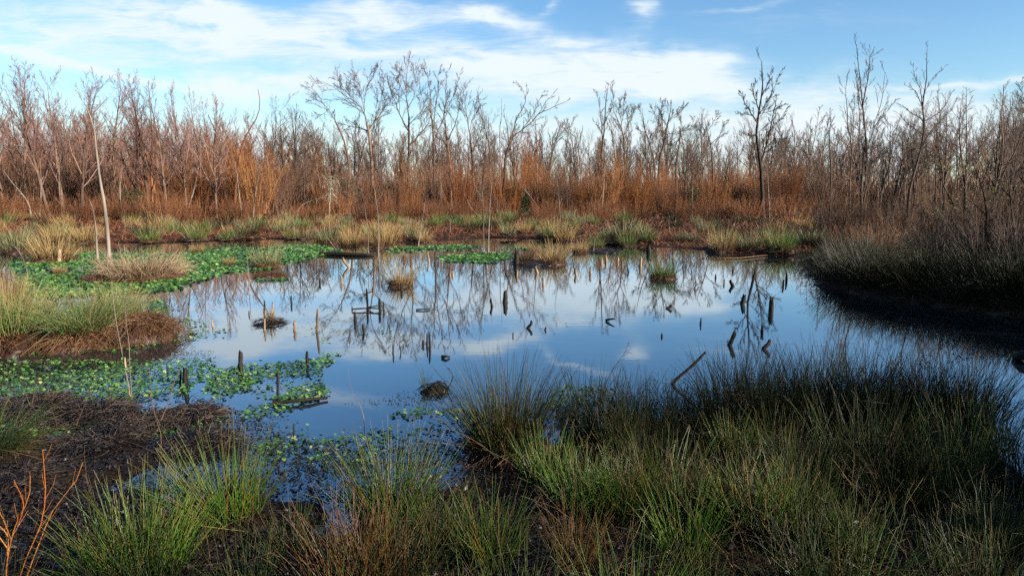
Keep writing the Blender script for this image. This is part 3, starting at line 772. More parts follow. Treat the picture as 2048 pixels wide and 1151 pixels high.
LEFT_TOPS = [(-30, 160), (10, 152), (48, 150), (100, 147), (128, 172), (165, 168), (205, 190), (232, 166), (268, 188), (300, 180), (335, 192), (375, 198), (405, 207), (432, 216)]
for i, (u, vt) in enumerate(LEFT_TOPS):
    Y = RNG.uniform(62, 74)
    tree('purple', u, Y, h_for(vt, Y) * 1.04, 'tall purple-twigged leafless tree, %s from the left along the front of the wood' % ORD[i])
for i, (u, vt) in enumerate([(545, 215), (572, 228), (600, 240), (632, 246), (665, 262)]):
    Y = RNG.uniform(88, 100)
    tree('grey' if i % 2 == 0 else 'fork', u, Y, h_for(vt, Y), '%s grey leafless tree right of the curved dead trunk' % ORD[i])
FILL = [(-120, 200, 30, (195, 250), ['purple', 'sap', 'rusty'], 'slim leafless tree in the thick left end of the wood'), (200, 520, 38, (215, 290), ['purple', 'sap', 'rusty'], 'slim leafless tree in the wood behind the bleached snag'),
        (520, 780, 18, (275, 325), ['grey', 'sap', 'rusty'], 'low leafless tree in the gap under the broad spreading tree'), (780, 1150, 22, (240, 325), ['grey', 'sap', 'fork', 'rusty'], 'slim leafless tree among the tall narrow-crowned trees'),
        (1150, 1470, 20, (270, 330), ['grey', 'sap', 'fork'], 'low leafless tree behind the round-crowned trees'), (1470, 1680, 14, (240, 310), ['grey', 'fork', 'sap'], 'grey leafless tree behind the dark dense tree'),
        (1680, 1860, 10, (240, 310), ['grey', 'fork', 'sap'], 'grey leafless tree behind the multi-stemmed tree'), (1860, 2150, 26, (205, 290), ['grey', 'fork', 'sap'], 'grey-brown leafless tree in the wood at the right edge')]
for ua, ub, n, vt, kinds, lab in FILL:
    for i in range(n):
        u = RNG.uniform(ua, ub); Y = RNG.uniform(76, 112) if ub < 1800 else RNG.uniform(58, 100)
        tree(kinds[RNG.integers(len(kinds))], u, Y, h_for(RNG.uniform(*vt), Y), lab, lab.replace('tree', 'trees', 1))

# the wood goes on round the right shore, beyond the picture, and shades the near bank
for i in range(30):
    t = (i + RNG.uniform(0, 1)) / 30
    x, y = 13 + 26 * t + RNG.uniform(-2, 7), -15 + 48 * t + RNG.uniform(-4, 4)
    kd = ['grey', 'fork', 'purple'][RNG.integers(3)]
    copy_parts(TK[kd][RNG.integers(len(TK[kd]))], thing('bare_tree', (x, y, gz(x, y) - .1), 'leafless tree on the near right shore beyond the picture edge', 'tree', 'trees on the near right shore', RNG.uniform(0, 6.28), RNG.uniform(.6, .85)))
for i in range(34):
    t = (i + RNG.uniform(0, 1)) / 34
    x, y = 12 + 24 * t + RNG.uniform(-1, 5), -15 + 46 * t + RNG.uniform(-3, 3)
    kd = ['brown', 'orange', 'darkg'][RNG.integers(3)]
    o = bpy.data.objects.new('bare_shrub', BR[kd][RNG.integers(len(BR[kd]))]); COL.objects.link(o)
    o.location = (x, y, gz(x, y) - .05); o.rotation_euler = (0, 0, RNG.uniform(0, 6.28)); s_ = RNG.uniform(.7, 1.1); o.scale = (s_, s_, s_)
    tag(o, 'leafless shrub on the near right shore beyond the picture edge', 'shrub', 'shrubs on the near right shore')

for i, (x, y, s_) in enumerate([(7.8, .2, .52), (9.4, 2.4, .58), (10.8, 4.2, .7), (12.6, 6.6, .75), (8.2, -2.2, .66), (14.5, 9.2, .8), (6.2, -2.8, .6), (17.5, 11.5, .85), (20, 14, .9), (23, 17.5, .95), (26, 21, 1.0), (29, 25, 1.0)]):  # unseen bushes, added to block sun from the near and right banks
    copy_parts(BUSH[i % 2], thing('evergreen_bush', (x, y, gz(x, y) - .1), 'unseen evergreen bush added beyond the picture edge to shade the banks', 'bush', 'unseen bushes added to shade the banks', RNG.uniform(0, 6), s_))

# recognisable trees
hero_tree('bare_tree', 'broad bare tree with a wide fan crown sweeping to the left', 80, [
    [(742, 418), (744, 340), (740, 290), (736, 250)], [(737, 262), (730, 235), (712, 205), (690, 190), (665, 172), (646, 164)], [(733, 240), (728, 200), (735, 170), (742, 140)],
    [(738, 262), (752, 240), (770, 215), (785, 195)], [(728, 215), (718, 180), (703, 148)], [(737, 265), (720, 255), (700, 252), (690, 246)], [(745, 245), (757, 205), (765, 165)], [(715, 208), (695, 185), (678, 158)]], .24, (11, 7, 5))
hero_tree('bare_tree', 'bare tree leaning left at the left end of the tall group', 78, [
    [(702, 420), (698, 330), (690, 290), (680, 262), (670, 242)], [(680, 262), (665, 235), (648, 205), (635, 185), (616, 172)], [(668, 242), (668, 220)], [(655, 220), (640, 232), (625, 230)], [(648, 205), (632, 200), (616, 204)]], .17, (8, 5, 3))
hero_tree('bare_tree', 'tall bare tree with a round V-shaped crown, right of the broad fan-crowned one', 81, [
    [(818, 420), (817, 330), (818, 270), (818, 235)], [(818, 240), (815, 200), (812, 170), (812, 130)], [(817, 260), (800, 230), (788, 200), (778, 170), (774, 148)], [(818, 255), (832, 235), (845, 220), (848, 195)],
    [(818, 215), (828, 190), (835, 160), (843, 138)], [(814, 190), (800, 160), (795, 138)], [(818, 290), (840, 270), (858, 245), (862, 225)]], .21, (11, 7, 5))
hero_tree('bare_tree', 'tall narrow bare tree with upright stems like a broom', 78, [
    [(868, 420), (868, 330), (866, 265), (865, 240)], [(866, 265), (862, 220), (858, 180), (851, 134)], [(867, 260), (872, 210), (878, 170), (881, 133)], [(870, 280), (888, 235), (893, 190), (898, 140)], [(890, 225), (905, 190), (915, 165), (922, 142)]], .19, (12, 7, 4), (.26, .4, .5), .8)
hero_tree('bare_tree', 'bare tree with a narrow crown between the broom-like and the sparse one', 84, [
    [(905, 420), (900, 330), (893, 270), (890, 240)], [(890, 240), (888, 215), (896, 188)], [(895, 280), (910, 240), (918, 210), (922, 180)], [(897, 300), (880, 270), (868, 250)]], .16, (9, 6, 4))
hero_tree('bare_tree', 'bare tree with drooping fine twigs left of the bare pole', 82, [
    [(945, 420), (945, 330), (940, 270)], [(940, 270), (935, 225), (930, 178)], [(940, 260), (950, 225), (960, 198)], [(935, 240), (922, 215), (915, 195)], [(945, 310), (955, 285), (963, 260)]], .17, (10, 6, 4))
hero_tree('bare_tree', 'thin sparse bare tree leaning left beside the bare pole', 77, [
    [(1000, 420), (985, 330), (975, 275), (965, 235), (955, 183)], [(972, 262), (955, 250), (948, 240)]], .13, (6, 4, 2), (.18, .4, .5))
hero_tree('dead_tree', 'bare dead pole standing left of the leaning fan-shaped tree', 76, [
    [(1002, 420), (1000, 300), (1000, 255), (1003, 225), (1003, 196)], [(1001, 250), (1003, 243), (1003, 238)]], .12, (0, 0, 0), mat='bark')
hero_tree('bare_tree', 'leaning bare tree fanning out to the right with long curved limbs', 74, [
    [(1003, 425), (1010, 350), (1012, 310), (1019, 285)], [(1019, 288), (1033, 236), (1047, 195), (1050, 177)], [(1048, 195), (1040, 172), (1026, 163)], [(1019, 288), (1035, 268), (1054, 254), (1074, 229), (1102, 215), (1134, 197)],
    [(1047, 261), (1064, 226), (1074, 200), (1082, 182)], [(1076, 228), (1092, 205), (1110, 182)], [(1012, 320), (1035, 300), (1050, 292)]], .22, (8, 6, 4), (.24, .4, .5))
hero_tree('bare_tree', 'rusty upright bare trunk right of the leaning fan-shaped tree', 82, [
    [(1075, 420), (1073, 320), (1072, 260), (1066, 205)], [(1073, 300), (1085, 270), (1095, 245)], [(1072, 270), (1060, 240), (1055, 215)]], .13, (6, 4, 3), mat='bark_rust')
hero_tree('bare_tree', 'slim twin-stemmed bare tree, the taller of two right of the wide gap', 85, [
    [(1204, 420), (1204, 302), (1208, 261), (1211, 212), (1217, 166)], [(1206, 280), (1200, 225), (1190, 180)], [(1209, 255), (1220, 225), (1226, 190), (1222, 166)], [(1206, 270), (1194, 250), (1184, 240)]], .19, (10, 7, 4), (.24, .4, .5), .6)
hero_tree('bare_tree', 'bare tree with a crooked open crown touching the slim twin-stemmed one', 84, [
    [(1250, 420), (1249, 302), (1248, 275), (1239, 247), (1229, 226), (1225, 208)], [(1248, 265), (1262, 240), (1276, 212)], [(1246, 255), (1248, 225), (1250, 197)], [(1240, 245), (1237, 220), (1240, 200)]], .2, (11, 7, 4))
hero_tree('bare_tree', 'small bare tree leaning left beside the round-crowned one', 84, [
    [(1307, 420), (1305, 306), (1298, 285), (1289, 254), (1284, 217)], [(1297, 280), (1312, 255), (1318, 240)], [(1293, 270), (1280, 262), (1274, 250)]], .15, (9, 6, 4))
hero_tree('bare_tree', 'round-crowned bare tree right of the slim twin-stemmed one', 83, [
    [(1320, 420), (1322, 306), (1329, 282), (1333, 254), (1340, 229), (1343, 201)], [(1331, 270), (1318, 240), (1306, 215)], [(1335, 250), (1322, 225), (1325, 203)], [(1335, 248), (1355, 225), (1372, 212)], [(1333, 262), (1355, 268), (1372, 255)]], .21, (11, 7, 5))
hero_tree('bare_tree', 'low crooked bare tree close right of the round-crowned one', 81, [
    [(1354, 420), (1354, 316), (1359, 285), (1361, 262)], [(1361, 268), (1378, 260), (1390, 238)], [(1360, 280), (1346, 292), (1335, 285)], [(1361, 266), (1362, 245), (1358, 222)]], .16, (9, 6, 4))
hero_tree('bare_tree', 'small bare tree with a flat crown left of the dark dense tree', 86, [
    [(1425, 420), (1425, 320), (1421, 288), (1414, 261), (1409, 234)], [(1422, 295), (1438, 270), (1446, 245)], [(1415, 262), (1428, 240), (1432, 228)], [(1418, 280), (1400, 262), (1393, 245)]], .17, (10, 6, 4))
hero_tree('bare_tree', 'tall dark tree with a dense twiggy crown standing alone', 62, [
    [(1526, 430), (1522, 344), (1515, 288), (1514, 247), (1520, 212), (1526, 167), (1523, 122)], [(1514, 250), (1500, 225), (1485, 200), (1479, 183)], [(1504, 232), (1490, 228), (1470, 228)], [(1516, 240), (1535, 205), (1550, 180), (1563, 148)],
    [(1522, 350), (1530, 310), (1540, 270), (1548, 230), (1552, 200)], [(1530, 300), (1550, 280), (1577, 275)], [(1540, 260), (1560, 235), (1575, 210)], [(1524, 190), (1535, 165), (1540, 138)], [(1520, 215), (1508, 185), (1512, 158)],
    [(1518, 225), (1540, 222), (1570, 205)], [(1515, 260), (1495, 270), (1480, 262)]], .2, (12, 8, 5), (.28, .42, .5), .45, 'bark_dark', 'twig_dark', rt=.015)
hero_tree('bare_tree', 'tall multi-stemmed tree rising highest over the right bank', 52, [
    [(1728, 450), (1722, 390), (1726, 330), (1731, 279), (1727, 224), (1719, 151), (1713, 89)], [(1730, 400), (1737, 330), (1738, 264), (1737, 206), (1752, 151), (1757, 92)], [(1735, 420), (1748, 320), (1752, 264), (1763, 213), (1764, 150)],
    [(1724, 400), (1705, 330), (1693, 297), (1684, 206), (1680, 148)], [(1722, 390), (1712, 300), (1708, 199), (1705, 165)], [(1728, 230), (1715, 190), (1710, 130)], [(1738, 215), (1735, 150), (1740, 95)], [(1752, 260), (1780, 215), (1795, 195)], [(1693, 300), (1670, 270), (1658, 240)], [(1745, 330), (1775, 300), (1800, 290)]],
    .11, (11, 6, 3), (.22, .4, .5), .7, 'bark_dark', 'twig_grey', rt=.011)
hero_tree('bare_tree', 'open thin-branched tree with a wide airy crown', 46, [
    [(1815, 445), (1821, 370), (1836, 320), (1848, 242), (1845, 213), (1852, 169), (1854, 100)], [(1845, 213), (1828, 184), (1803, 169)], [(1846, 215), (1838, 190), (1825, 140), (1823, 122)], [(1850, 200), (1865, 162), (1896, 132)],
    [(1848, 245), (1817, 224), (1793, 208)], [(1846, 270), (1820, 250), (1793, 225)], [(1843, 285), (1870, 250), (1890, 225), (1912, 195)], [(1848, 250), (1880, 225), (1908, 180)], [(1838, 310), (1800, 285), (1775, 265)]],
    .11, (9, 4, 3), (.22, .4, .5), .5, 'bark_dark', 'twig_grey', rt=.009)
hero_tree('bare_tree', 'thin tree with short whorled side twigs like a bare larch', 60, [[(1933, 425), (1933, 300), (1933, 174)]], .09, (34, 4, 2), (.13, .35, .4), .1, rt=.010, ang=(1.1, 1.5))
hero_tree('dead_tree', 'broken dead pole left of the bare larch-like tree', 56, [[(1890, 430), (1892, 300), (1894, 216)]], .11, (8, 3, 0), (.07, .4, .4), .1, 'bark_dark', rt=.010, ang=(.9, 1.4))
hero_tree('dead_tree', 'broken dead stem forking at the top left of the multi-stemmed tree', 56, [[(1662, 420), (1661, 330), (1659, 270), (1662, 222)], [(1660, 275), (1654, 255), (1650, 238)]], .10, (0, 0, 0), mat='bark_dark')
hero_tree('dead_tree', 'long dead stem leaning left out of the right bank', 38, [[(1929, 468), (1905, 403), (1887, 370), (1876, 337), (1861, 308)]], .085, (4, 3, 0), (.10, .4, .4), .2, 'bark_dark', 'twig_dark', rt=.010)
hero_tree('bare_tree', 'twisted small tree with curling branches on the right bank', 30, [[(1971, 480), (1971, 407), (1956, 352), (1942, 318)], [(1971, 430), (1990, 400), (2005, 350)], [(1970, 425), (1945, 405), (1930, 395)], [(1962, 370), (1975, 340), (1980, 315)], [(1971, 440), (2000, 430), (2020, 405)]],
    .07, (9, 6, 3), (.3, .45, .5), .25, 'bark_dark', 'twig_dark', rt=.007, spread=.2)
hero_tree('bare_tree', 'slender crooked tree beside the right edge', 28, [[(2040, 490), (2022, 407), (2016, 352), (2012, 322)], [(2026, 430), (2045, 400), (2060, 350)], [(2020, 395), (2005, 375), (1998, 352)]], .06, (8, 6, 3), (.3, .45, .5), .3, 'bark_dark', 'twig_dark', rt=.006, spread=.18)
hero_tree('bare_tree', 'tree whose branch tips reach in at the right edge above the wood', 60, [[(2085, 425), (2085, 300), (2080, 220), (2075, 160)], [(2082, 260), (2060, 225), (2042, 200), (2036, 180)], [(2082, 240), (2105, 200), (2115, 170)], [(2080, 280), (2055, 265), (2040, 250)]], .16, (9, 6, 4))
for i in range(9):
    u = 1690 + 44 * i + RNG.uniform(-14, 14); Y = RNG.uniform(34, 52)
    tree('sap', u, Y, RNG.uniform(5.5, 8.5), 'young leafless tree rising from the brush of the right bank', 'young trees on the right bank')
for i in range(5):
    u = 1880 + 48 * i + RNG.uniform(-12, 12); Y = RNG.uniform(31, 42)
    tree(['fork', 'grey'][i % 2], u, Y, RNG.uniform(6.0, 8.0), 'dark branching tree crowding the right edge behind the reeds', 'dark trees at the right edge')
# pale lichen-hung stub
rt_ = hero_tree('dead_tree', 'pale dead stub hung with lichen in front of dark bushes', 66, [[(658, 428), (660, 390), (663, 352)]], .10, (0, 0, 0), mat='bark_pale')
b = MB()
P1 = path_pts(np.tile([[0, 0, 0.0]], (26, 1)) + np.stack([RNG.normal(0, .05, 26), RNG.normal(0, .05, 26), RNG.uniform(1.6, 3.7, 26)], -1), norm(RNG.normal(0, 1, (26, 3)) * np.array([1, 1, .4]) + np.array([.6, 0, .5])), RNG.uniform(.5, 1.3, 26), 5, -1.2, .15)
b.tubes(P1, np.full((26, 5), .016), 3); P2, R2 = spawn(P1, np.full((26, 5), .016), 7, .2, 1, .4, 1.1, .5, 4, -.9, .15, .8, .012); b.tubes(P2, R2, 3)
b.build('lichen_sprays', M['lichen'], rt_)

# bleached snags and dead trunks
hero_tree('dead_tree', 'tall bleached bare snag, the taller of the two by the round island', float(g(217, 553)[1]), [
    [(219, 556), (217, 500), (213, 440), (207, 400), (199, 350), (192, 300), (187, 255), (180, 232), (172, 211)], [(192, 303), (198, 298), (203, 296)], [(213, 500), (222, 520), (232, 548)], [(187, 262), (183, 250), (176, 242)]], .085, (0, 0, 0), mat='bark_pale', rt=.01)
hero_tree('dead_tree', 'short bleached snag left of the tall one by the island', float(g(195, 520)[1]), [
    [(196, 522), (193, 480), (190, 445), (184, 412), (178, 398)], [(194, 470), (203, 472), (211, 476)]], .07, (0, 0, 0), mat='bark_pale', rt=.01)
hero_tree('dead_tree', 'curved dead trunk hooking up above the orange willows', 70, [
    [(468, 425), (474, 350), (480, 309), (494, 268), (511, 240), (520, 212), (516, 178)], [(482, 300), (478, 280), (474, 268)]], .17, (0, 0, 0), mat='bark_rust')
hero_tree('dead_tree', 'thin reddish dead trunk with a broken top behind the snag', 66, [
    [(306, 425), (303, 340), (304, 260), (300, 215), (298, 184)]], .13, (7, 4, 0), (.12, .4, .5), .5, mat='bark_rust', tmat='twig_purple')
hero_tree('bare_tree', 'reddish trunk leaning left with a broken tip behind the snag', 67, [
    [(318, 425), (298, 330), (280, 262), (262, 215), (257, 196)]], .15, (8, 5, 2), (.16, .4, .5), .5, mat='bark_rust', tmat='twig_purple')
for u, Y, pl, lab in [
    (505, 63, [(505, 425), (512, 380), (525, 320)], 'thin pale trunk leaning right below the curved dead trunk'), (475, 62, [(483, 425), (474, 350), (468, 310)], 'thin pale trunk leaning left below the curved dead trunk'),
    (985, 64, [(905, 425), (902, 380), (900, 345)], 'thin pale trunk in front of the tall narrow-crowned trees'), (884, 64, [(884, 425), (882, 360), (880, 330)], 'thin pale trunk among russet brush, left of its twin'),
    (1384, 64, [(1384, 450), (1385, 380), (1386, 330)], 'thin white trunk in the shade under the round-crowned trees'), (1205, 66, [(1201, 440), (1207, 380), (1209, 335)], 'thin pale trunk under the slim twin-stemmed tree'),
    (120, 60, [(124, 430), (118, 360), (122, 300)], 'pale trunk at the left end of the wood'), (78, 58, [(78, 432), (82, 370), (80, 320)], 'second pale trunk at the left end of the wood'), (250, 58, [(245, 430), (240, 370), (246, 330)], 'pale trunk right of the tall bleached snag'),
    (7, 60, [(62, 428), (57, 407), (30, 372), (5, 340)], 'fallen pale trunk propped aslant at the left end of the wood'), (40, 59, [(18, 428), (21, 414), (42, 386)], 'short pale trunk leaning right against the propped one'),
    (620, 63, [(590, 428), (598, 417), (646, 393)], 'pale fallen trunk lying low in front of the lichen-hung stub'), (1040, 65, [(1090, 425), (1062, 395), (1035, 360), (1028, 340)], 'grey trunk leaning left under the fan-shaped tree'),
    (1430, 64, [(1412, 428), (1425, 395), (1431, 350)], 'grey trunk leaning right in the shade left of the dark dense tree'), (380, 62, [(366, 428), (385, 390), (398, 330)], 'grey trunk leaning right between the snag and the curved dead trunk'),
    (1533, 61, [(1540, 420), (1536, 360), (1534, 330)], 'pale trunk against the dark dense tree')]:
    hero_tree('bare_tree', lab, Y, [pl], .065, (8, 4, 2), (.16, .4, .5), .5, 'bark_pale', 'twig_brown', rt=.012)

# pale saplings in and beside the water
def sap(label, vb, limbs, r, tw=(4, 2, 0), mat='bark_pale', rt=.006, name='dead_sapling'):
    Y = float(g(limbs[0][0][0], vb)[1])
    return hero_tree(name, label, Y, limbs, r, tw, (.12, .4, .5), .35, mat, mat, rt=rt, cat='sapling', thin=1.0)
sap('thin pale sapling leaning left, left one of the near pair', 508, [[(737, 507), (735, 460), (731, 425), (724, 380)], [(730, 420), (722, 412), (718, 405)]], .024, (3, 0, 0))
sap('branching pale sapling, right one of the near pair', 510, [[(757, 508), (757, 460), (755, 420), (751, 395), (747, 350)], [(757, 460), (764, 445), (770, 425)], [(754, 415), (743, 402), (735, 390)], [(752, 405), (760, 395), (766, 380)], [(749, 385), (755, 372)]], .030, (5, 3, 0))
sap('pale forked sapling leaning right behind the golden tussock', 492, [[(836, 490), (842, 455), (847, 425), (852, 395)], [(846, 425), (862, 412), (876, 405)]], .026, (4, 2, 0))
sap('tall pale forked sapling, left one of the tall pair in the water', 506, [[(967, 504), (967, 440), (966, 400), (962, 370), (956, 325)], [(966, 438), (945, 420), (932, 400), (928, 392)], [(966, 395), (953, 375), (948, 350)], [(967, 436), (978, 428), (984, 415)], [(964, 385), (972, 372)]], .034, (5, 3, 0))
sap('straight pale sapling, right one of the tall pair in the water', 506, [[(977, 504), (978, 450), (980, 410), (984, 365)], [(979, 430), (985, 420)]], .028, (4, 2, 0))
sap('very thin grey sapling right of the tall pale pair', 480, [[(1121, 478), (1120, 430), (1117, 380), (1113, 335), (1119, 318)]], .026, (6, 3, 0))
sap('two-pronged pale broken stem behind the tall pair', 440, [[(995, 440), (995, 415), (994, 390)], [(995, 418), (1002, 405), (1006, 398)]], .05, (0, 0, 0))
sap('left one of two long thin stems in front of the sunlit tussock', 796, [[(262, 795), (255, 760), (241, 690), (232, 640), (225, 585), (222, 560)]], .009, (3, 0, 0), rt=.003)
sap('right one of two long thin stems in front of the sunlit tussock', 799, [[(264, 798), (260, 745), (258, 690), (252, 640), (248, 590), (246, 555)], [(252, 622), (258, 614)], [(252, 622), (246, 615)]], .0095, (3, 0, 0), rt=.003)
for i, (u, vb, vt, ln, lab) in enumerate([(1262, 470, 428, 3, 'thin grey stalk on the far marsh right of the arching stem'), (1340, 472, 436, -4, 'thin grey stalk on the far marsh below the round-crowned tree'), (900, 470, 436, 2, 'thin dead stalk on the far marsh behind the leaf strip'),
        (590, 476, 440, -3, 'thin dead stalk on the far marsh left of the muddy shore'), (250, 478, 420, -1, 'thin pale stalk on the marsh right of the tall bleached snag'), (420, 474, 446, 3, 'short dead stalk on the far marsh behind the green leaf carpet')]):
    sap(lab, vb, [[(u, vb), (u + ln * .4, (vb + vt) / 2), (u + ln, vt)]], .022, (3, 0, 0))
sap('thin upright stick beside the pale spiky tussock', 588, [[(499, 587), (497, 545), (494, 510)]], .016, (0, 0, 0))
sap('curved white stem arching over the leaves at the far left', 560, [[(57, 560), (52, 535), (42, 510), (28, 492), (10, 486), (-6, 492)]], .020, (3, 0, 0))
sap('pale arching stem bending over the mud bar', 504, [[(1187, 503), (1190, 480), (1196, 468), (1206, 463), (1216, 464)]], .026, (0, 0, 0))
sap('grey stem with a hooked tip at the left end of the dark bank', 478, [[(1632, 478), (1633, 445), (1637, 422), (1642, 414)], [(1636, 440), (1640, 425), (1643, 416)]], .05, (3, 0, 0))
sap('pale stick leaning left on the muddy shore', 505, [[(676, 506), (662, 485), (648, 468)]], .03, (0, 0, 0))
sap('slender curved pale stem rising from the near water', 858, [[(726, 858), (729, 845), (722, 815), (706, 785), (698, 755), (697, 738)]], .006, (0, 0, 0), rt=.003)
sap('bent bare twig with a yellow leaf over the blue water', 800, [[(1200, 790), (1216, 757), (1236, 724), (1249, 706), (1257, 684)], [(1249, 706), (1258, 704), (1267, 711)]], .008, (2, 0, 0), 'bark', .003)
# ------------------------------------------------------------------ stumps, posts and logs in the pond
def stump(u, vb, vt, w, label, dark=True, lean=0.0, name='stump', broken=.6, cat='stump'):
    """u, vb: foot; vt: top; w: width in photo pixels; lean: sideways shift of the top in photo pixels"""
    p0 = g(u, vb); Y = p0[1]; p1 = at(u + lean, vt, Y)
    r = w / 2 * Y / FPX
    d = p1 - p0
    P = resample(np.array([p0 - np.array([0, 0, .25]) - d * .1, p0, p0 + d * .5 + RNG.normal(0, r * .12, 3) * np.array([1, 1, 0]), p1]), 9)
    R = r * (1.05 - .25 * np.linspace(0, 1, 9)) * (1 + RNG.normal(0, .06, 9))
    R[-1] *= .75
    b = MB(); n = 9
    b.tubes((P - p0)[None], R[None], n, cap=True, lump=.12)
    v = b.v[0]
    v[8 * n:9 * n, 2] += RNG.uniform(-.6, 1, n) * broken * r * 2.2          # broken rim
    o = b.build(name, M['post_dark' if dark else 'post_tan'])
    o.location = p0
    return tag(o, label, cat)
ST = [
 (529, 660, 639, 5, 0, 0, 'short pale post in front of the small mud islet'), (589, 661, 643, 6, 0, 0, 'short tan post left of the tall tan post'), (634, 663, 620, 6, 0, 2, 'tall tan post standing by the strip of green leaves'),
 (482, 742, 706, 11, 1, 0, 'thick dark post with a frayed top at the near leaf mat'), (614, 728, 705, 8, 1, 0, 'dark post at the tip of the near leaf mat'), (556, 786, 745, 7, 1, 0, 'tall dark post inside the near leaf mat'),
 (360, 769, 741, 5, 1, 2, 'thinner of two dark stubs standing together'), (371, 770, 738, 11, 1, -1, 'thicker of two dark stubs standing together'), (587, 878, 848, 4, 1, 0, 'thin black peg in near blue water'),
 (251, 737, 716, 5, 0, -1, 'short orange-tan peg between the two thin stems'), (684, 566, 552, 5, 0, -2, 'curved brown stub in rippled water'), (640, 567, 557, 5, 1, 0, 'tiny dark stub left of the curved brown stub'),
 (583, 607, 592, 4, 1, -1, 'short dark stick above the two tan posts'), (528, 625, 602, 4, 1, 1, 'dark stub just behind the mud islet'), (545, 625, 606, 4, 0, 0, 'slim brown stub just behind the mud islet'),
 (735, 612, 578, 5, 1, -2, 'tallest stick of the collapsed wooden frame'), (760, 621, 598, 6, 1, -1, 'stout right post of the collapsed wooden frame'), (767, 619, 605, 4, 1, 0, 'short post just right of the collapsed frame'),
 (711, 641, 624, 7, 1, -2, 'stump leaning left in front of the collapsed frame'), (704, 619, 613, 3, 1, 0, 'small peg at the left end of the collapsed frame'), (803, 582, 568, 6, 1, 0, 'dark stub in front of the lone golden tussock'),
 (984, 613, 598, 6, 1, -3, 'leaning dark stub left of the thick dark stump'), (1010, 605, 583, 11, 1, 0, 'thick dark stump standing in mid pond'), (1026, 672, 666, 3, 1, 0, 'tiny black peg below the thick dark stump'),
 (786, 706, 688, 4, 1, 0, 'thin dark stick left of its leaning neighbour'), (802, 704, 690, 3, 1, -3, 'thin leaning stick in pale blue water'), (846, 690, 681, 5, 1, 0, 'shortest of three dark pegs in a row'), (854, 690, 667, 4, 1, 0, 'middle one of three dark pegs in a row'),
 (860, 695, 664, 5, 1, -2, 'tallest of three dark pegs in a row'), (728, 664, 650, 5, 1, -3, 'leaning stick in the strip of green leaves'), (1324, 673, 668, 6, 1, 0, 'stubby black block in open pale water'),
 (1401, 648, 637, 4, 1, 1, 'lone thin stick in open blue water'), (1542, 622, 598, 10, 1, 1, 'tall dark stump beside the dark tree reflection'), (1524, 665, 653, 6, 1, 0, 'dark peg inside the dark tree reflection'),
 (1257, 545, 537, 4, 1, -2, 'thin dark stick behind the lone green tussock'), (1431, 556, 549, 4, 1, 0, 'small dark peg right of the lone green tussock'), (1448, 567, 558, 3, 1, 0, 'tiny dark peg, second right of the lone green tussock'),
 (1152, 552, 540, 6, 0, -2, 'left one of two brown stubs near the islet'), (1181, 548, 534, 5, 0, 0, 'right one of two brown stubs near the islet'), (1087, 570, 556, 5, 0, 0, 'slim brown post in front of the islet'),
 (1075, 546, 535, 6, 0, -4, 'leaning brown stub touching the islet'), (1034, 552, 541, 6, 0, 1, 'left stub in front of the islet'), (1032, 529, 505, 12, 1, 2, 'broad dark stump at the left end of the islet'),
 (1573, 562, 547, 5, 1, 0, 'right one of two pegs near the shaded point'), (1566, 572, 560, 4, 1, 0, 'left one of two pegs near the shaded point'), (1466, 541, 533, 4, 1, 0, 'small stub under the leftmost point tussock'),
 (1203, 528, 517, 5, 0, 1, 'reddish stub in the cluster under the mud bar'), (1212, 524, 512, 6, 0, -1, 'taller reddish stub in the cluster under the mud bar'), (1281, 532, 519, 7, 0, 1, 'brown stub below the mossy stump'), (1298, 506, 494, 12, 1, 0, 'mossy dark stump at the muddy edge'),
 (1235, 524, 515, 5, 0, 1, 'brown peg between the mud bar and the mossy stump'), (900, 552, 545, 4, 0, 0, 'left one of two tiny brown pegs below the leaf strip'), (906, 552, 544, 4, 0, 0, 'right one of two tiny brown pegs below the leaf strip'),
 (1473, 786, 745, 6, 1, 0, 'taller of two dark pegs above the near rushes'), (1493, 786, 757, 6, 1, 0, 'shorter of two dark pegs above the near rushes'), (118, 524, 499, 10, 0, 2, 'short bleached stump in the straw tussock'),
 (425, 652, 640, 4, 0, 0, 'slim tan peg by the green leaves right of the thatch hump'), (498, 630, 622, 3, 1, 0, 'tiny peg left of the mud islet'), (1090, 660, 655, 4, 1, 2, 'tiny dark chip right of the bent stub'),
]
for u, vb, vt, w_, dk, ln, lab in ST:
    stump(u, vb, vt, w_, lab, bool(dk), ln)
stump(1055, 656, 645, 7, 'bent black stub like a beak in pale water', True, 8)
stump(1484, 608, 591, 11, 'thick dark stub leaning left above its reflection', True, 5)
stump(1466, 572, 561, 7, 'small stub leaning left near the far point', True, -6)
stump(1459, 690, 666, 10, 'pointed dark stub leaning right, lit blue water around it', True, 11)
stump(1527, 697, 681, 9, 'broken dark stub leaning strongly right in the tree reflection', True, 13)
stump(1334, 617, 611, 6, 'small forked stub lying low in white reflected cloud', True, 9)
stump(698, 535, 518, 6, 'log end leaning left out of the water below the pale saplings', False, -13)
stump(858, 522, 503, 4, 'thin leaning stick beside the floating leaf strip', False, -3)
stump(1345, 768, 705, 7, 'slanting dead branch with a broken tip rising from the near rushes', True, 66, 'dead_branch', cat='branch')  # dark wood stands in for the shadow lying on this branch
def log(pts, r0, r1, label, mat='post_dark', z=.03, name='log'):
    P = np.array([g(u, v, zz) for u, v, zz in pts])
    o0 = P[0].copy()
    b = MB(); b.tubes((resample(P, 8) - o0)[None], np.linspace(r0, r1, 8)[None], 7, cap=True, lump=.06)
    o = b.build(name, M[mat]); o.location = o0
    return tag(o, label, 'log')
log([(704, 618, .05), (735, 616, .06), (762, 617, .07)], .02, .014, 'front bar of the collapsed wooden frame')
log([(738, 614, .05), (750, 612, .09), (763, 612, .06)], .018, .012, 'short rear bar of the collapsed wooden frame')
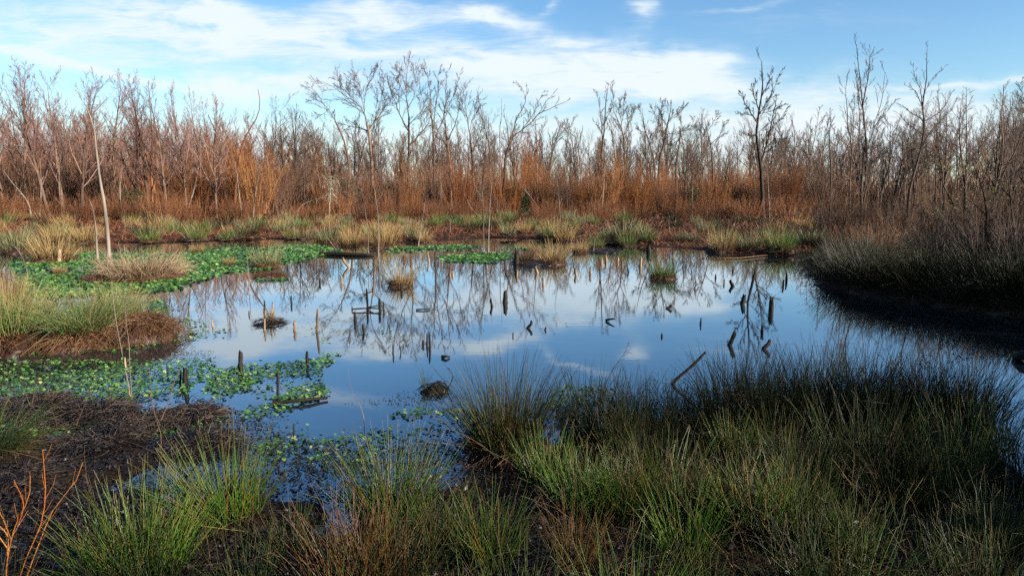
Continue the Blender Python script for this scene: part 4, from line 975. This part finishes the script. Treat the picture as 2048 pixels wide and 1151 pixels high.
log([(832, 619, .02), (846, 618, .03), (860, 618, .02)], .022, .012, 'short dark log afloat right of the collapsed frame')
log([(884, 713, .02), (892, 712, .04), (899, 713, .02)], .03, .018, 'dark floating chip of wood left of the big tussock')
log([(640, 507, .06), (700, 508, .08), (748, 510, .05)], .09, .07, 'dark wet log along the low muddy shore')
log([(1212, 640, .02), (1220, 638, .06), (1229, 637, .09)], .03, .015, 'short dark twig afloat under the twin tree reflection')
log([(2035, 712, .05), (2048, 710, .12), (2066, 708, .05)], .085, .08, 'black lump in the water at the right edge')
log([(1400, 514, .03), (1450, 516, .05), (1535, 510, .05)], .016, .008, 'long thin log along the waterline of the far point', 'post_tan')
log([(545, 660 + 145, .03), (600, 800, .05), (655, 795, .03)], .03, .02, 'thin dark log inside the near leaf mat')

# dark root wad in the near water
r = thing('root_wad', foot(865, 782), 'dark root wad with a small grass tuft left of the big tussock', 'root wad')
b = mound_mb(.20, .11, 60, .1); b.build('root_mass', M['post_dark'], r)
b2 = MB(); b2.merge(mound_mb(.12, .13, 40, .1), loc=(.1, .05, 0)); b2.build('clod', M['litter'], r)
b = blades_mb(26, .05, .38, .4, .0028, 5, .3, .1); b3 = MB(); b3.merge(b, loc=(-.11, 0, .05)); b3.build('foliage', M['rush_green'], r)
b4 = MB(); P = resample(np.array([(.2, 0, 0), (.27, 0, .12), (.3, 0, .26), (.24, 0, .36)]), 8); b4.tubes(P[None], np.linspace(.009, .004, 8)[None], 5)
P2, R2 = spawn(P[None], np.linspace(.009, .004, 8)[None], 6, .3, 1, .5, 1, .35, 4, .1, .2, .6, .003); b4.tubes(P2, R2, 3); b4.build('twig', M['twig_dark'], r)

# orange-stemmed shrub in the lower left corner, red-leaved briar by the right bank
def stem_shrub(name, label, pls, Y, r, mat, cat='shrub', tw=3, leaves=None):
    base = at(pls[0][0][0], pls[0][0][1], Y); base = np.array([base[0], Y, max(gz(base[0], Y), 0)])
    root = thing(name, base, label, cat)
    P = []
    for pl in pls:
        q = np.array([at(u, v, Y) for u, v in pl]); q[:, 1] += np.linspace(0, RNG.normal(0, .12), len(q))
        P.append(resample(q, 9) - base)
    P = np.array(P); R = np.linspace(r, r * .45, 9)[None].repeat(len(P), 0)
    b = MB(); b.tubes(P, R, 6, lump=.10)
    if tw:
        P2, R2 = spawn(P, R, tw, .35, .95, .3, .7, .22, 4, .3, .08, .6, r * .3); b.tubes(P2, R2, 4)
    b.build('stems', M[mat], root)
    if leaves:
        n = 90; i = RNG.integers(0, len(P2), n); q0 = P2[i, -1] + RNG.normal(0, .03, (n, 3)); d = norm(RNG.normal(0, 1, (n, 3)))
        l = MB(); l.ribbons(np.stack([q0, q0 + d * .02, q0 + d * .04], 1), np.tile([[.003, .011, .002]], (n, 1)), norm(np.cross(d, RNG.normal(0, 1, (n, 3))))); l.build('foliage', M[leaves], root)
    return root
stem_shrub('twig_shrub', 'glowing orange-stemmed shrub in the lower left corner', [
    [(10, 1180), (18, 1100), (35, 1040), (60, 990), (62, 950)], [(30, 1180), (50, 1120), (85, 1030), (88, 1000), (82, 900)], [(40, 1190), (70, 1090), (92, 1025), (128, 975), (132, 945)], [(18, 1100), (8, 1060), (-5, 1020), (-10, 980)],
    [(22, 1080), (36, 1050), (40, 1000), (42, 970)], [(36, 1050), (55, 1000), (45, 950)], [(15, 1110), (20, 1060), (8, 1035)]], 4.55, .0046, 'twig_flame', tw=5)
stem_shrub('briar', 'thin red-leaved briar hanging over the dark water at the right bank', [
    [(1870, 775), (1868, 730), (1885, 690), (1912, 668)], [(1872, 775), (1895, 740), (1925, 715), (1945, 700)], [(1868, 775), (1850, 730), (1840, 700)]], float(g(1870, 790)[1]), .004, 'twig_grey', 'briar', 8, 'twig_red')
stem_shrub('young_shoot', 'dead forked shoot standing on the brown mud at the left', [[(322, 905), (325, 860), (320, 830), (312, 730)], [(322, 840), (335, 800), (340, 770), (352, 735)], [(320, 850), (318, 800)]], float(g(322, 905)[1]), .006, 'bark')
stem_shrub('young_shoot', 'thin dead shoot at the left edge of the near mud', [[(60, 830), (64, 790), (70, 758)], [(62, 815), (56, 780)]], float(g(60, 830)[1]), .005, 'bark')
stem_shrub('young_shoot', 'short dead shoot with an orange tip beside the near leaf mat', [[(150, 860), (158, 800), (160, 765)], [(152, 850), (165, 805)]], float(g(150, 860)[1]), .005, 'bark')
# lichen and yellow leaves on the twisted stems of the right bank
for u, v, Y, wd, lab in [(1905, 330, 37, 1.0, 'sprays of pale leaves left of the twisted small tree'), (1990, 385, 33, .9, 'yellow-green leafy spray right of the twisted small tree'), (1905, 420, 35, 1.1, 'yellow-green low bush beside the leaning dead stem')]:
    p = at(u, v, Y); base = np.array([p[0], Y, gz(p[0], Y)])
    r = thing('leafy_shrub', base, lab, 'shrub')
    H = p[2] - base[2] + .5
    c = brush_mb(H, .4, 14, 4, 2, .007, .3); c.build('stems', M['twig_grey'], r)
    n = 420; q0 = RNG.normal(0, 1, (n, 3)) * np.array([wd * .8, wd * .6, wd * .35]) + np.array([0, 0, H - .5]); d = norm(RNG.normal(0, 1, (n, 3)))
    l = MB(); l.ribbons(np.stack([q0, q0 + d * .04, q0 + d * .08], 1), np.tile([[.006, .026, .004]], (n, 1)), norm(np.cross(d, RNG.normal(0, 1, (n, 3))))); l.build('foliage', M['leaf_yellow'], r)

# ------------------------------------------------------------------ floating leaves
def leaves_mb(regions, size, seed, zr=(.006, .035), tilt=.28):
    rg = np.random.default_rng(seed); b = MB(); n6 = 7
    for poly, n, thr, f in regions:
        pl = np.array(poly, float); lo, hi = pl.min(0), pl.max(0)
        u = rg.uniform(lo[0], hi[0], n * 4); v = rg.uniform(lo[1], hi[1], n * 4)
        k = inside(u, v, pl); u, v = u[k], v[k]
        p = g(u, v)
        edge = np.clip(seg_dist(u, v, pl) / 14, 0, 1)
        k = nz(p[:, 0] + seed, p[:, 1] - seed, f) * .75 + rg.uniform(-.35, .35, len(u)) + (edge - 1) * .8 + .12 * rg.normal(0, 1, len(u)) > thr
        p = p[k][:n]
        m = len(p)
        if not m: continue
        a = np.linspace(.35, 2 * np.pi - .35, n6)                     # notched round leaf
        s = size * rg.uniform(.35, 1.0, m) ** .7 * 1.25 * np.clip(p[:, 1] / 16, .8, 1.35)
        rot = rg.uniform(0, 6.28, m)
        R = s[:, None] * (.5 + rg.normal(0, .03, (m, n6)))
        X = R * np.cos(a + rot[:, None]); Yv = R * np.sin(a + rot[:, None])
        tx, ty = rg.normal(0, tilt, (2, m, 1))
        Zv = X * tx + Yv * ty + s[:, None] * .06
        c = np.stack([p[:, 0], p[:, 1], np.maximum(land(p[:, 0], p[:, 1]), 0) + rg.uniform(*zr, m)], -1)
        ring = np.stack([X, Yv, Zv], -1) + c[:, None]
        ring[..., 2] = np.maximum(ring[..., 2], .003)
        V = np.concatenate([c[:, None], ring], 1).reshape(-1, 3)
        i = np.arange(m)[:, None] * (n6 + 1); j = np.arange(n6 - 1)[None]
        T = np.stack([np.repeat(i, n6 - 1, 1), i + 1 + j, i + 2 + j], -1).reshape(-1, 3)
        b.add(V, None, T, np.repeat(rg.uniform(0, 1, m), n6 + 1))
    return b
FARMAT = [([(20, 512), (150, 500), (370, 497), (480, 488), (650, 490), (690, 500), (640, 515), (540, 540), (430, 556), (390, 575), (300, 592), (180, 600), (30, 600)], 20000, -.34, .5),
          ([(380, 500), (640, 489), (702, 505), (650, 512), (560, 528), (420, 545)], 6500, -.35, .5),
          ([(790, 494), (900, 490), (1035, 488), (1060, 500), (820, 507), (770, 504)], 2600, -.4, .6), ([(865, 512), (960, 505), (1025, 505), (1035, 524), (980, 527), (890, 524)], 2600, -.5, .6),
          ([(500, 556), (570, 554), (600, 560), (520, 564)], 300, -.2, 1)]
NEARMAT = [([(40, 588), (330, 588), (350, 615), (330, 700), (240, 720), (60, 720), (-40, 700)], 5200, -.2, .8),
           ([(290, 600), (360, 620), (420, 640), (500, 655), (520, 676), (420, 690), (300, 690)], 620, .1, 1.6), ([(640, 668), (700, 655), (800, 652), (850, 664), (800, 672), (700, 680), (640, 692)], 420, -.05, 1.5),
           ([(-20, 705), (250, 715), (430, 712), (430, 740), (380, 790), (250, 815), (-20, 800)], 2700, -.12, 1.5), ([(420, 735), (520, 712), (640, 708), (692, 700), (660, 740), (665, 790), (620, 815), (480, 800), (380, 815)], 1900, -.18, 1.8),
           ([(500, 890), (560, 835), (680, 845), (820, 850), (960, 800), (970, 830), (960, 915), (800, 950), (520, 930)], 720, .12, 1.8), ([(770, 822), (850, 806), (930, 800), (920, 840), (780, 845)], 130, .0, 2),
           ([(1080, 800), (1130, 765), (1230, 770), (1260, 840), (1120, 870)], 380, -.1, 2), ([(-20, 795), (120, 800), (330, 815), (460, 815), (460, 880), (260, 890), (-20, 880)], 1100, -.08, 2.2), ([(480, 800), (640, 800), (560, 850), (470, 850)], 120, .1, 2.2),
           ([(560, 655), (650, 650), (640, 672), (560, 678)], 60, .1, 2)]
tag(leaves_mb(FARMAT, .088, 11).build('floating_leaves', M['pad']), 'carpet of round green floating leaves along the far and left shore', kind='stuff')
tag(leaves_mb(NEARMAT, .062, 12).build('floating_leaves', M['pad']), 'round green floating leaves in loose rafts on the near water', kind='stuff')
DEB = [([(0, 810), (420, 860), (520, 930), (300, 1000), (0, 1000)], 2600, -.2, 2.4), ([(300, 820), (520, 800), (650, 845), (600, 900), (520, 940), (330, 930)], 1500, -.1, 2.2), ([(660, 800), (760, 782), (900, 770), (960, 790), (900, 815), (700, 820)], 260, .0, 2), ([(450, 880), (960, 860), (1000, 930), (700, 960), (450, 950)], 1400, -.05, 2),
       ([(520, 655), (650, 640), (650, 672), (530, 676)], 160, .0, 2), ([(0, 690), (300, 700), (430, 700), (420, 725), (0, 730)], 900, -.1, 1.5), ([(40, 590), (420, 690), (300, 735), (0, 730)], 600, 0, 1.5)]
tag(leaves_mb(DEB, .030, 13, (.002, .01), .1).build('drowned_leaves', M['pad_dark']), 'scattered dark specks of rotting leaves on the water', kind='stuff')

# ------------------------------------------------------------------ ground cover
def scatter_px(n, ulo, uhi, vlo, vhi, seed, pw=1.0):
    rg = np.random.default_rng(seed)
    u = rg.uniform(ulo, uhi, n); v = vlo + (vhi - vlo) * rg.uniform(0, 1, n) ** pw
    return g(u, v), rg
def strands(n, box, seed, L, wid, mat, name, label, up=.3, smin=.0, tube=False, pw=1.0, k=4, dz=0.0):
    p, rg = scatter_px(n, *box, seed, pw)
    s = sdist(p[:, 0], p[:, 1]); p = p[s > smin]
    p[:, 2] = np.maximum(land(p[:, 0], p[:, 1]), 0) + dz
    m = len(p); a = rg.uniform(0, 6.28, m)
    d = norm(np.stack([np.cos(a), np.sin(a), rg.normal(up, up * .6 + .1, m)], -1))
    Ls = L * rg.uniform(.4, 1.3, m)
    P = np.empty((m, k, 3)); P[:, 0] = p
    for j in range(1, k):
        d = norm(d + rg.normal(0, .10, (m, 3)) - np.array([0, 0, .10]))
        P[:, j] = P[:, j - 1] + d * (Ls / (k - 1))[:, None]
    P[..., 2] = np.maximum(P[..., 2], p[:, 2:3] + .006)
    W = wid * np.clip(p[:, 1] / 9, .75, 8)[:, None] * np.linspace(1, .4, k)[None] * rg.uniform(.6, 1.4, (m, 1))
    b = MB()
    if tube: b.tubes(P, W, 3, rg.uniform(0, 1, m))
    else: b.ribbons(P, W, norm(np.cross(P[:, -1] - P[:, 0], rg.normal(0, 1, (m, 3)))), rg.uniform(0, 1, m))
    return tag(b.build(name, M[mat]), label, kind='stuff')
strands(60000, (-120, 1720, 424, 512), 21, .40, .0016, 'redgrass', 'dead_marsh_grass', 'rust-brown dead grass and fern covering the far marsh', .9, .1)
strands(9000, (1640, 2120, 440, 640), 22, .8, .002, 'dead_blade', 'bank_litter', 'grey-brown dead grass covering the shaded right bank', .9, .2)
strands(2600, (-80, 560, 830, 1360), 28, .3, .002, 'litter', 'dead_stems', 'fallen dark stems on the lower left mud', .12, .15, True, 1.0, 5)
strands(3000, (520, 2120, 830, 1360), 23, .32, .0022, 'dead_blade', 'dead_stems', 'fallen brown rush stems matted on the near bank', .12, .15, True, 1.0, 5)
strands(800, (-80, 2120, 850, 1330), 24, .55, .0026, 'dead_blade', 'leaning_stems', 'loose leaning dead stems among the near rushes', .7, .2, True, 1.0, 6)
strands(600, (1120, 2060, 850, 1330), 26, .62, .0028, 'rush_shaded', 'grass', 'loose green rush blades filling the near bank', 1.9, .1, True, 1.0, 6)
strands(400, (1140, 2060, 860, 1330), 27, .55, .0028, 'rush_tan', 'grass', 'loose straw-coloured blades in the near bank', 1.5, .1, True, 1.0, 6)
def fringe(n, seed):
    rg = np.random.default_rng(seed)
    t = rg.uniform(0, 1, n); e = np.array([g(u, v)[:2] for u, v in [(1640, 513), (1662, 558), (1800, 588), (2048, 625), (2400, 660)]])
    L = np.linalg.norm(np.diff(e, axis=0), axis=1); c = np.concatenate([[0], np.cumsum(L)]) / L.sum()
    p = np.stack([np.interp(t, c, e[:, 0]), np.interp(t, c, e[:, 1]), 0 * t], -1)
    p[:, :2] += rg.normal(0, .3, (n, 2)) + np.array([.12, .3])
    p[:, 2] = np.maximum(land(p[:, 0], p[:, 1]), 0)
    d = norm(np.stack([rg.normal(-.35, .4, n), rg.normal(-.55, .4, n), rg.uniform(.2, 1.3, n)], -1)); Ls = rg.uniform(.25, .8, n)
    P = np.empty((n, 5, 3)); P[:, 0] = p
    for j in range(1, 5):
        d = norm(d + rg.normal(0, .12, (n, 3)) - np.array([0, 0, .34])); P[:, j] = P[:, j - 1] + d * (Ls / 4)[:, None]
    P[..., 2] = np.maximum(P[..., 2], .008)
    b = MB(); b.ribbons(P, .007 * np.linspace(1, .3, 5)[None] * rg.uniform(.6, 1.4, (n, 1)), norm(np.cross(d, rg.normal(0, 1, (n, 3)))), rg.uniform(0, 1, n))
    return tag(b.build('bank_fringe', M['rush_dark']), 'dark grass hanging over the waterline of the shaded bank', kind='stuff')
fringe(9000, 41)
def flakes(n, box, seed, size, mat, name, label, smin=-.2, zr=(.0, .05), asp=.5):
    p, rg = scatter_px(n, *box, seed)
    k = (sdist(p[:, 0], p[:, 1]) > smin) & (nz(p[:, 0], p[:, 1], 1.7) + rg.uniform(-.8, .8, len(p)) > -.35); p = p[k]; m = len(p)
    p[:, 2] = np.maximum(land(p[:, 0], p[:, 1]), 0) + rg.uniform(*zr, m)
    a = rg.uniform(0, 6.28, m); d = norm(np.stack([np.cos(a), np.sin(a), rg.normal(0, .35, m)], -1)); L = size * rg.uniform(.4, 1.4, m)
    sd = norm(np.cross(d, np.array([0, 0, 1.0]) + rg.normal(0, .4, (m, 3))))
    P = np.stack([p, p + d * L[:, None] * .5 + np.array([0, 0, 1]) * L[:, None] * rg.uniform(-.1, .25, (m, 1)), p + d * L[:, None]], 1)
    W = L[:, None] * asp * np.array([[.1, .5, .08]])
    b = MB(); b.ribbons(P, W, sd, rg.uniform(0, 1, m))
    return tag(b.build(name, M[mat], smooth=False), label, kind='stuff')
flakes(30000, (-100, 1150, 790, 1300), 31, .05, 'litter', 'leaf_litter', 'dark wet leaf litter on the near mud', -.9)
flakes(4000, (1000, 2100, 850, 1330), 32, .06, 'litter', 'leaf_litter', 'brown leaf litter under the near rushes', 0)
flakes(3800, (1120, 1800, 775, 870), 33, .035, 'pad', 'water_weed', 'small-leaved green weed between the near rushes and the water', -1.2, (.0, .28), .8)

# brown tangles on the near mud, low left
HEAP = [[('mound', mound_mb(.4, .10, 240, .28).mesh('thatch_mound', M['litter'])), ('dead_foliage', blades_mb(40, .3, .35, 1.2, .003, 5, .9, .5, True, .3).mesh('dead_blades', M['dead_blade']))] for _ in range(2)]
for i, (u, v) in enumerate([(60, 815), (120, 835), (190, 830), (250, 850), (310, 850), (380, 835), (200, 890), (30, 960), (400, 890)]):
    lab = 'low heap of brown dead stems on the mud beside the near leaf mat' if v < 845 else 'low heap of brown dead stems on the dark mud in the lower left corner'
    tussock(HEAP[i % 2], u, v, lab, lab.replace('heap', 'heaps'), name='stem_heap', cat='heap', sc=RNG.uniform(.7, 1.2))

# ------------------------------------------------------------------ far wood: nobody could count it
fb = MB(); small = []
for i in range(5):
    c = MB()
    P = path_pts(np.zeros((1, 3)), np.array([[0, 0, 1.0]]), np.array([11.0]), 6, .1, .05); R = np.linspace(.16, .03, 6)[None]
    c.tubes(P, R, 3); P1, R1 = spawn(P, R, 16, .25, 1, .35, .8, .38, 4, .4, .1, .5, .03); c.tubes(P1, R1, 3)
    P2, R2 = spawn(P1, R1, 7, .2, 1, .35, .85, .45, 3, .3, .1, .6, .022); c.tubes(P2, R2, 3)
    P3, R3 = spawn(P2, R2, 4, .2, 1, .35, .85, .5, 3, .3, .1, .6, .018); c.ribbons(P3, R3, norm(RNG.normal(0, 1, (len(P3), 3)))); small.append(c)
for i in range(460):
    Y = RNG.uniform(96, 165); u = RNG.uniform(-250, 2300)
    p = at(u, 400, Y); fb.merge(small[RNG.integers(5)], loc=(p[0], Y, .2), rz=RNG.uniform(0, 6.28), sc=RNG.uniform(.75, 1.15), rshift=RNG.uniform())
tag(fb.build('far_woods', M['twig_grey']), 'grey-brown leafless wood far behind the front trees', kind='stuff')
tb = MB(); small = [brush_mb(4.6, 1.6, 34, 4, 2, .02, .3) for _ in range(4)]
for i in range(300):
    Y = RNG.uniform(84, 112); u = RNG.uniform(-250, 2300)
    p = at(u, 400, Y); tb.merge(small[RNG.integers(4)], loc=(p[0], Y, .2), rz=RNG.uniform(0, 6.28), sc=RNG.uniform(.8, 1.25), rshift=RNG.uniform())
tag(tb.build('undergrowth', M['twig_brown']), 'brown thicket filling the floor of the wood', kind='stuff')

# ------------------------------------------------------------------ light, sky, clouds
SUN_EL, SUN_DIR = 21.0, norm(np.array([.88, -.47]))
el = math.radians(SUN_EL)
sv = Vector((SUN_DIR[0] * math.cos(el), SUN_DIR[1] * math.cos(el), math.sin(el)))
sl = bpy.data.lights.new('sun', 'SUN'); sl.energy = 5.0; sl.angle = math.radians(.5); sl.color = (1, .91, .78)
so = bpy.data.objects.new('sun', sl); COL.objects.link(so); so.rotation_euler = sv.to_track_quat('Z', 'Y').to_euler(); so.location = (30, -20, 30)

world = bpy.data.worlds.new('World'); S.world = world; world.use_nodes = True
nt = world.node_tree; nt.nodes.clear()
out = nt.nodes.new('ShaderNodeOutputWorld'); bg = nt.nodes.new('ShaderNodeBackground'); bg.inputs[1].default_value = .05
sky = nt.nodes.new('ShaderNodeTexSky'); sky.sky_type = 'NISHITA'; sky.sun_disc = False
sky.sun_elevation = el; sky.sun_rotation = math.atan2(SUN_DIR[0], SUN_DIR[1]); sky.air_density = 1.0; sky.dust_density = .5; sky.ozone_density = 1.2
tc = nt.nodes.new('ShaderNodeTexCoord'); sp = nt.nodes.new('ShaderNodeSeparateXYZ'); nt.links.new(tc.outputs['Generated'], sp.inputs[0])
Mth = lambda op, a, b=None, c=False: math_(nt, op, a, b, c)
yy = Mth('MAXIMUM', Mth('ABSOLUTE', sp.outputs[1]), .05)
AX = Mth('DIVIDE', sp.outputs[0], yy); AZ = Mth('DIVIDE', Mth('MAXIMUM', sp.outputs[2], 0.0), yy)
cv = nt.nodes.new('ShaderNodeCombineXYZ'); nt.links.new(AX, cv.inputs[0]); nt.links.new(AZ, cv.inputs[1])
def noise(scale, sx, sy, rot=0, detail=6, rough=.55, dist=0.0, off=0):
    mp = nt.nodes.new('ShaderNodeMapping'); mp.inputs['Scale'].default_value = (sx, sy, 1); mp.inputs['Rotation'].default_value = (0, 0, rot); mp.inputs['Location'].default_value = (off, off * .7, off)
    nt.links.new(cv.outputs[0], mp.inputs[0])
    n = nt.nodes.new('ShaderNodeTexNoise'); n.inputs['Scale'].default_value = scale; n.inputs['Detail'].default_value = detail; n.inputs['Roughness'].default_value = rough; n.inputs['Distortion'].default_value = dist
    nt.links.new(mp.outputs[0], n.inputs[0]); return n.outputs[0]
wx = Mth('MULTIPLY', Mth('SUBTRACT', noise(5, 1, 2.2, 0, 4), .5), .16); wz = Mth('MULTIPLY', Mth('SUBTRACT', noise(6, 1, 2, 0, 4, off=3.1), .5), .07)
BX, BZ = Mth('ADD', AX, wx), Mth('ADD', AZ, wz)
def blob(u, v, ru, rv, amp, rot=0.0):
    cx, cz = (u - 1024) / FPX, (373 - v) / FPX
    dx, dz = Mth('SUBTRACT', BX, cx), Mth('SUBTRACT', BZ, cz)
    c, s = math.cos(rot), math.sin(rot)
    px = Mth('DIVIDE', Mth('ADD', Mth('MULTIPLY', dx, c), Mth('MULTIPLY', dz, s)), ru / FPX)
    pz = Mth('DIVIDE', Mth('SUBTRACT', Mth('MULTIPLY', dz, c), Mth('MULTIPLY', dx, s)), rv / FPX)
    e = Mth('ADD', Mth('MULTIPLY', px, px), Mth('MULTIPLY', pz, pz))
    return Mth('MULTIPLY', Mth('POWER', 2.718, Mth('MULTIPLY', e, -1.0)), amp)
tot = None
for a in [(1270, 145, 200, 40, .75), (1120, 165, 300, 36, .36), (1350, 125, 110, 20, .45), (1240, 185, 260, 22, .55), (1000, 130, 200, 18, .35), (760, 28, 90, 20, .6), (455, 45, 70, 45, .65, -.5), (600, 85, 200, 28, .55), (970, 50, 110, 20, .75, -.15), (1110, 95, 90, 16, .55), (1270, 45, 42, 26, .75), (1160, 15, 75, 10, .6, .35),
          (90, 135, 130, 9, .6, -.16), (280, 165, 130, 9, .6, -.18), (520, 185, 190, 22, .7), (1720, 190, 380, 55, .32), (1650, 60, 300, 30, .22), (1750, 265, 420, 45, .4), (1500, 25, 120, 9, .35, .1), (150, 100, 380, 70, .62), (250, 30, 260, 34, .5), (560, 60, 240, 34, .45), (860, 60, 160, 26, .4), (700, 150, 420, 40, .26), (1020, 300, 1500, 80, .8), (2000, 160, 240, 9, .5, .08), (1900, 235, 260, 40, .4), (850, 120, 260, 30, .5), (620, -55, 260, 20, .45, .1), (1150, -40, 170, 9, .35, .12), (250, -80, 260, 30, .4)]:
    bnode = blob(*a); tot = bnode if tot is None else Mth('ADD', tot, bnode)
fine = noise(9, .9, 3.4, .12, 9, .62, .6, 1.7)
fine2 = noise(16, .55, 4.2, -.10, 8, .66, .9, 4.3)
mod = Mth('MAXIMUM', Mth('ADD', Mth('ADD', -.95, Mth('MULTIPLY', fine, 2.6)), Mth('MULTIPLY', fine2, 1.3)), .12)
mask = Mth('MULTIPLY', tot, mod)
sm = nt.nodes.new('ShaderNodeMapRange'); sm.interpolation_type = 'SMOOTHSTEP'; sm.inputs[1].default_value = .08; sm.inputs[2].default_value = 1.05; sm.inputs[4].default_value = .97
nt.links.new(mask, sm.inputs[0])
hs = nt.nodes.new('ShaderNodeHueSaturation'); hs.inputs['Saturation'].default_value = 1.18; hs.inputs['Value'].default_value = 1.0
nt.links.new(sky.outputs[0], hs.inputs['Color'])
mul = nt.nodes.new('ShaderNodeMix'); mul.data_type = 'RGBA'; mul.blend_type = 'MULTIPLY'; mul.inputs[0].default_value = 1
nt.links.new(hs.outputs[0], mul.inputs[6]); mul.inputs[7].default_value = (.82, .985, 1.12, 1)
mx = mixc(nt, sm.outputs[0], mul.outputs[2], (5.0, 5.55, 5.9))
nt.links.new(mx, bg.inputs[0]); nt.links.new(bg.outputs[0], out.inputs[0])

S.view_settings.view_transform = 'Standard'; S.view_settings.look = 'None'; S.view_settings.exposure = 1.82; S.view_settings.gamma = 1.0
S.cycles.max_bounces = 6; S.cycles.diffuse_bounces = 2; S.cycles.glossy_bounces = 3; S.cycles.transmission_bounces = 3; S.cycles.transparent_max_bounces = 4
S.cycles.caustics_reflective = False; S.cycles.caustics_refractive = False
S.cycles.use_denoising = False
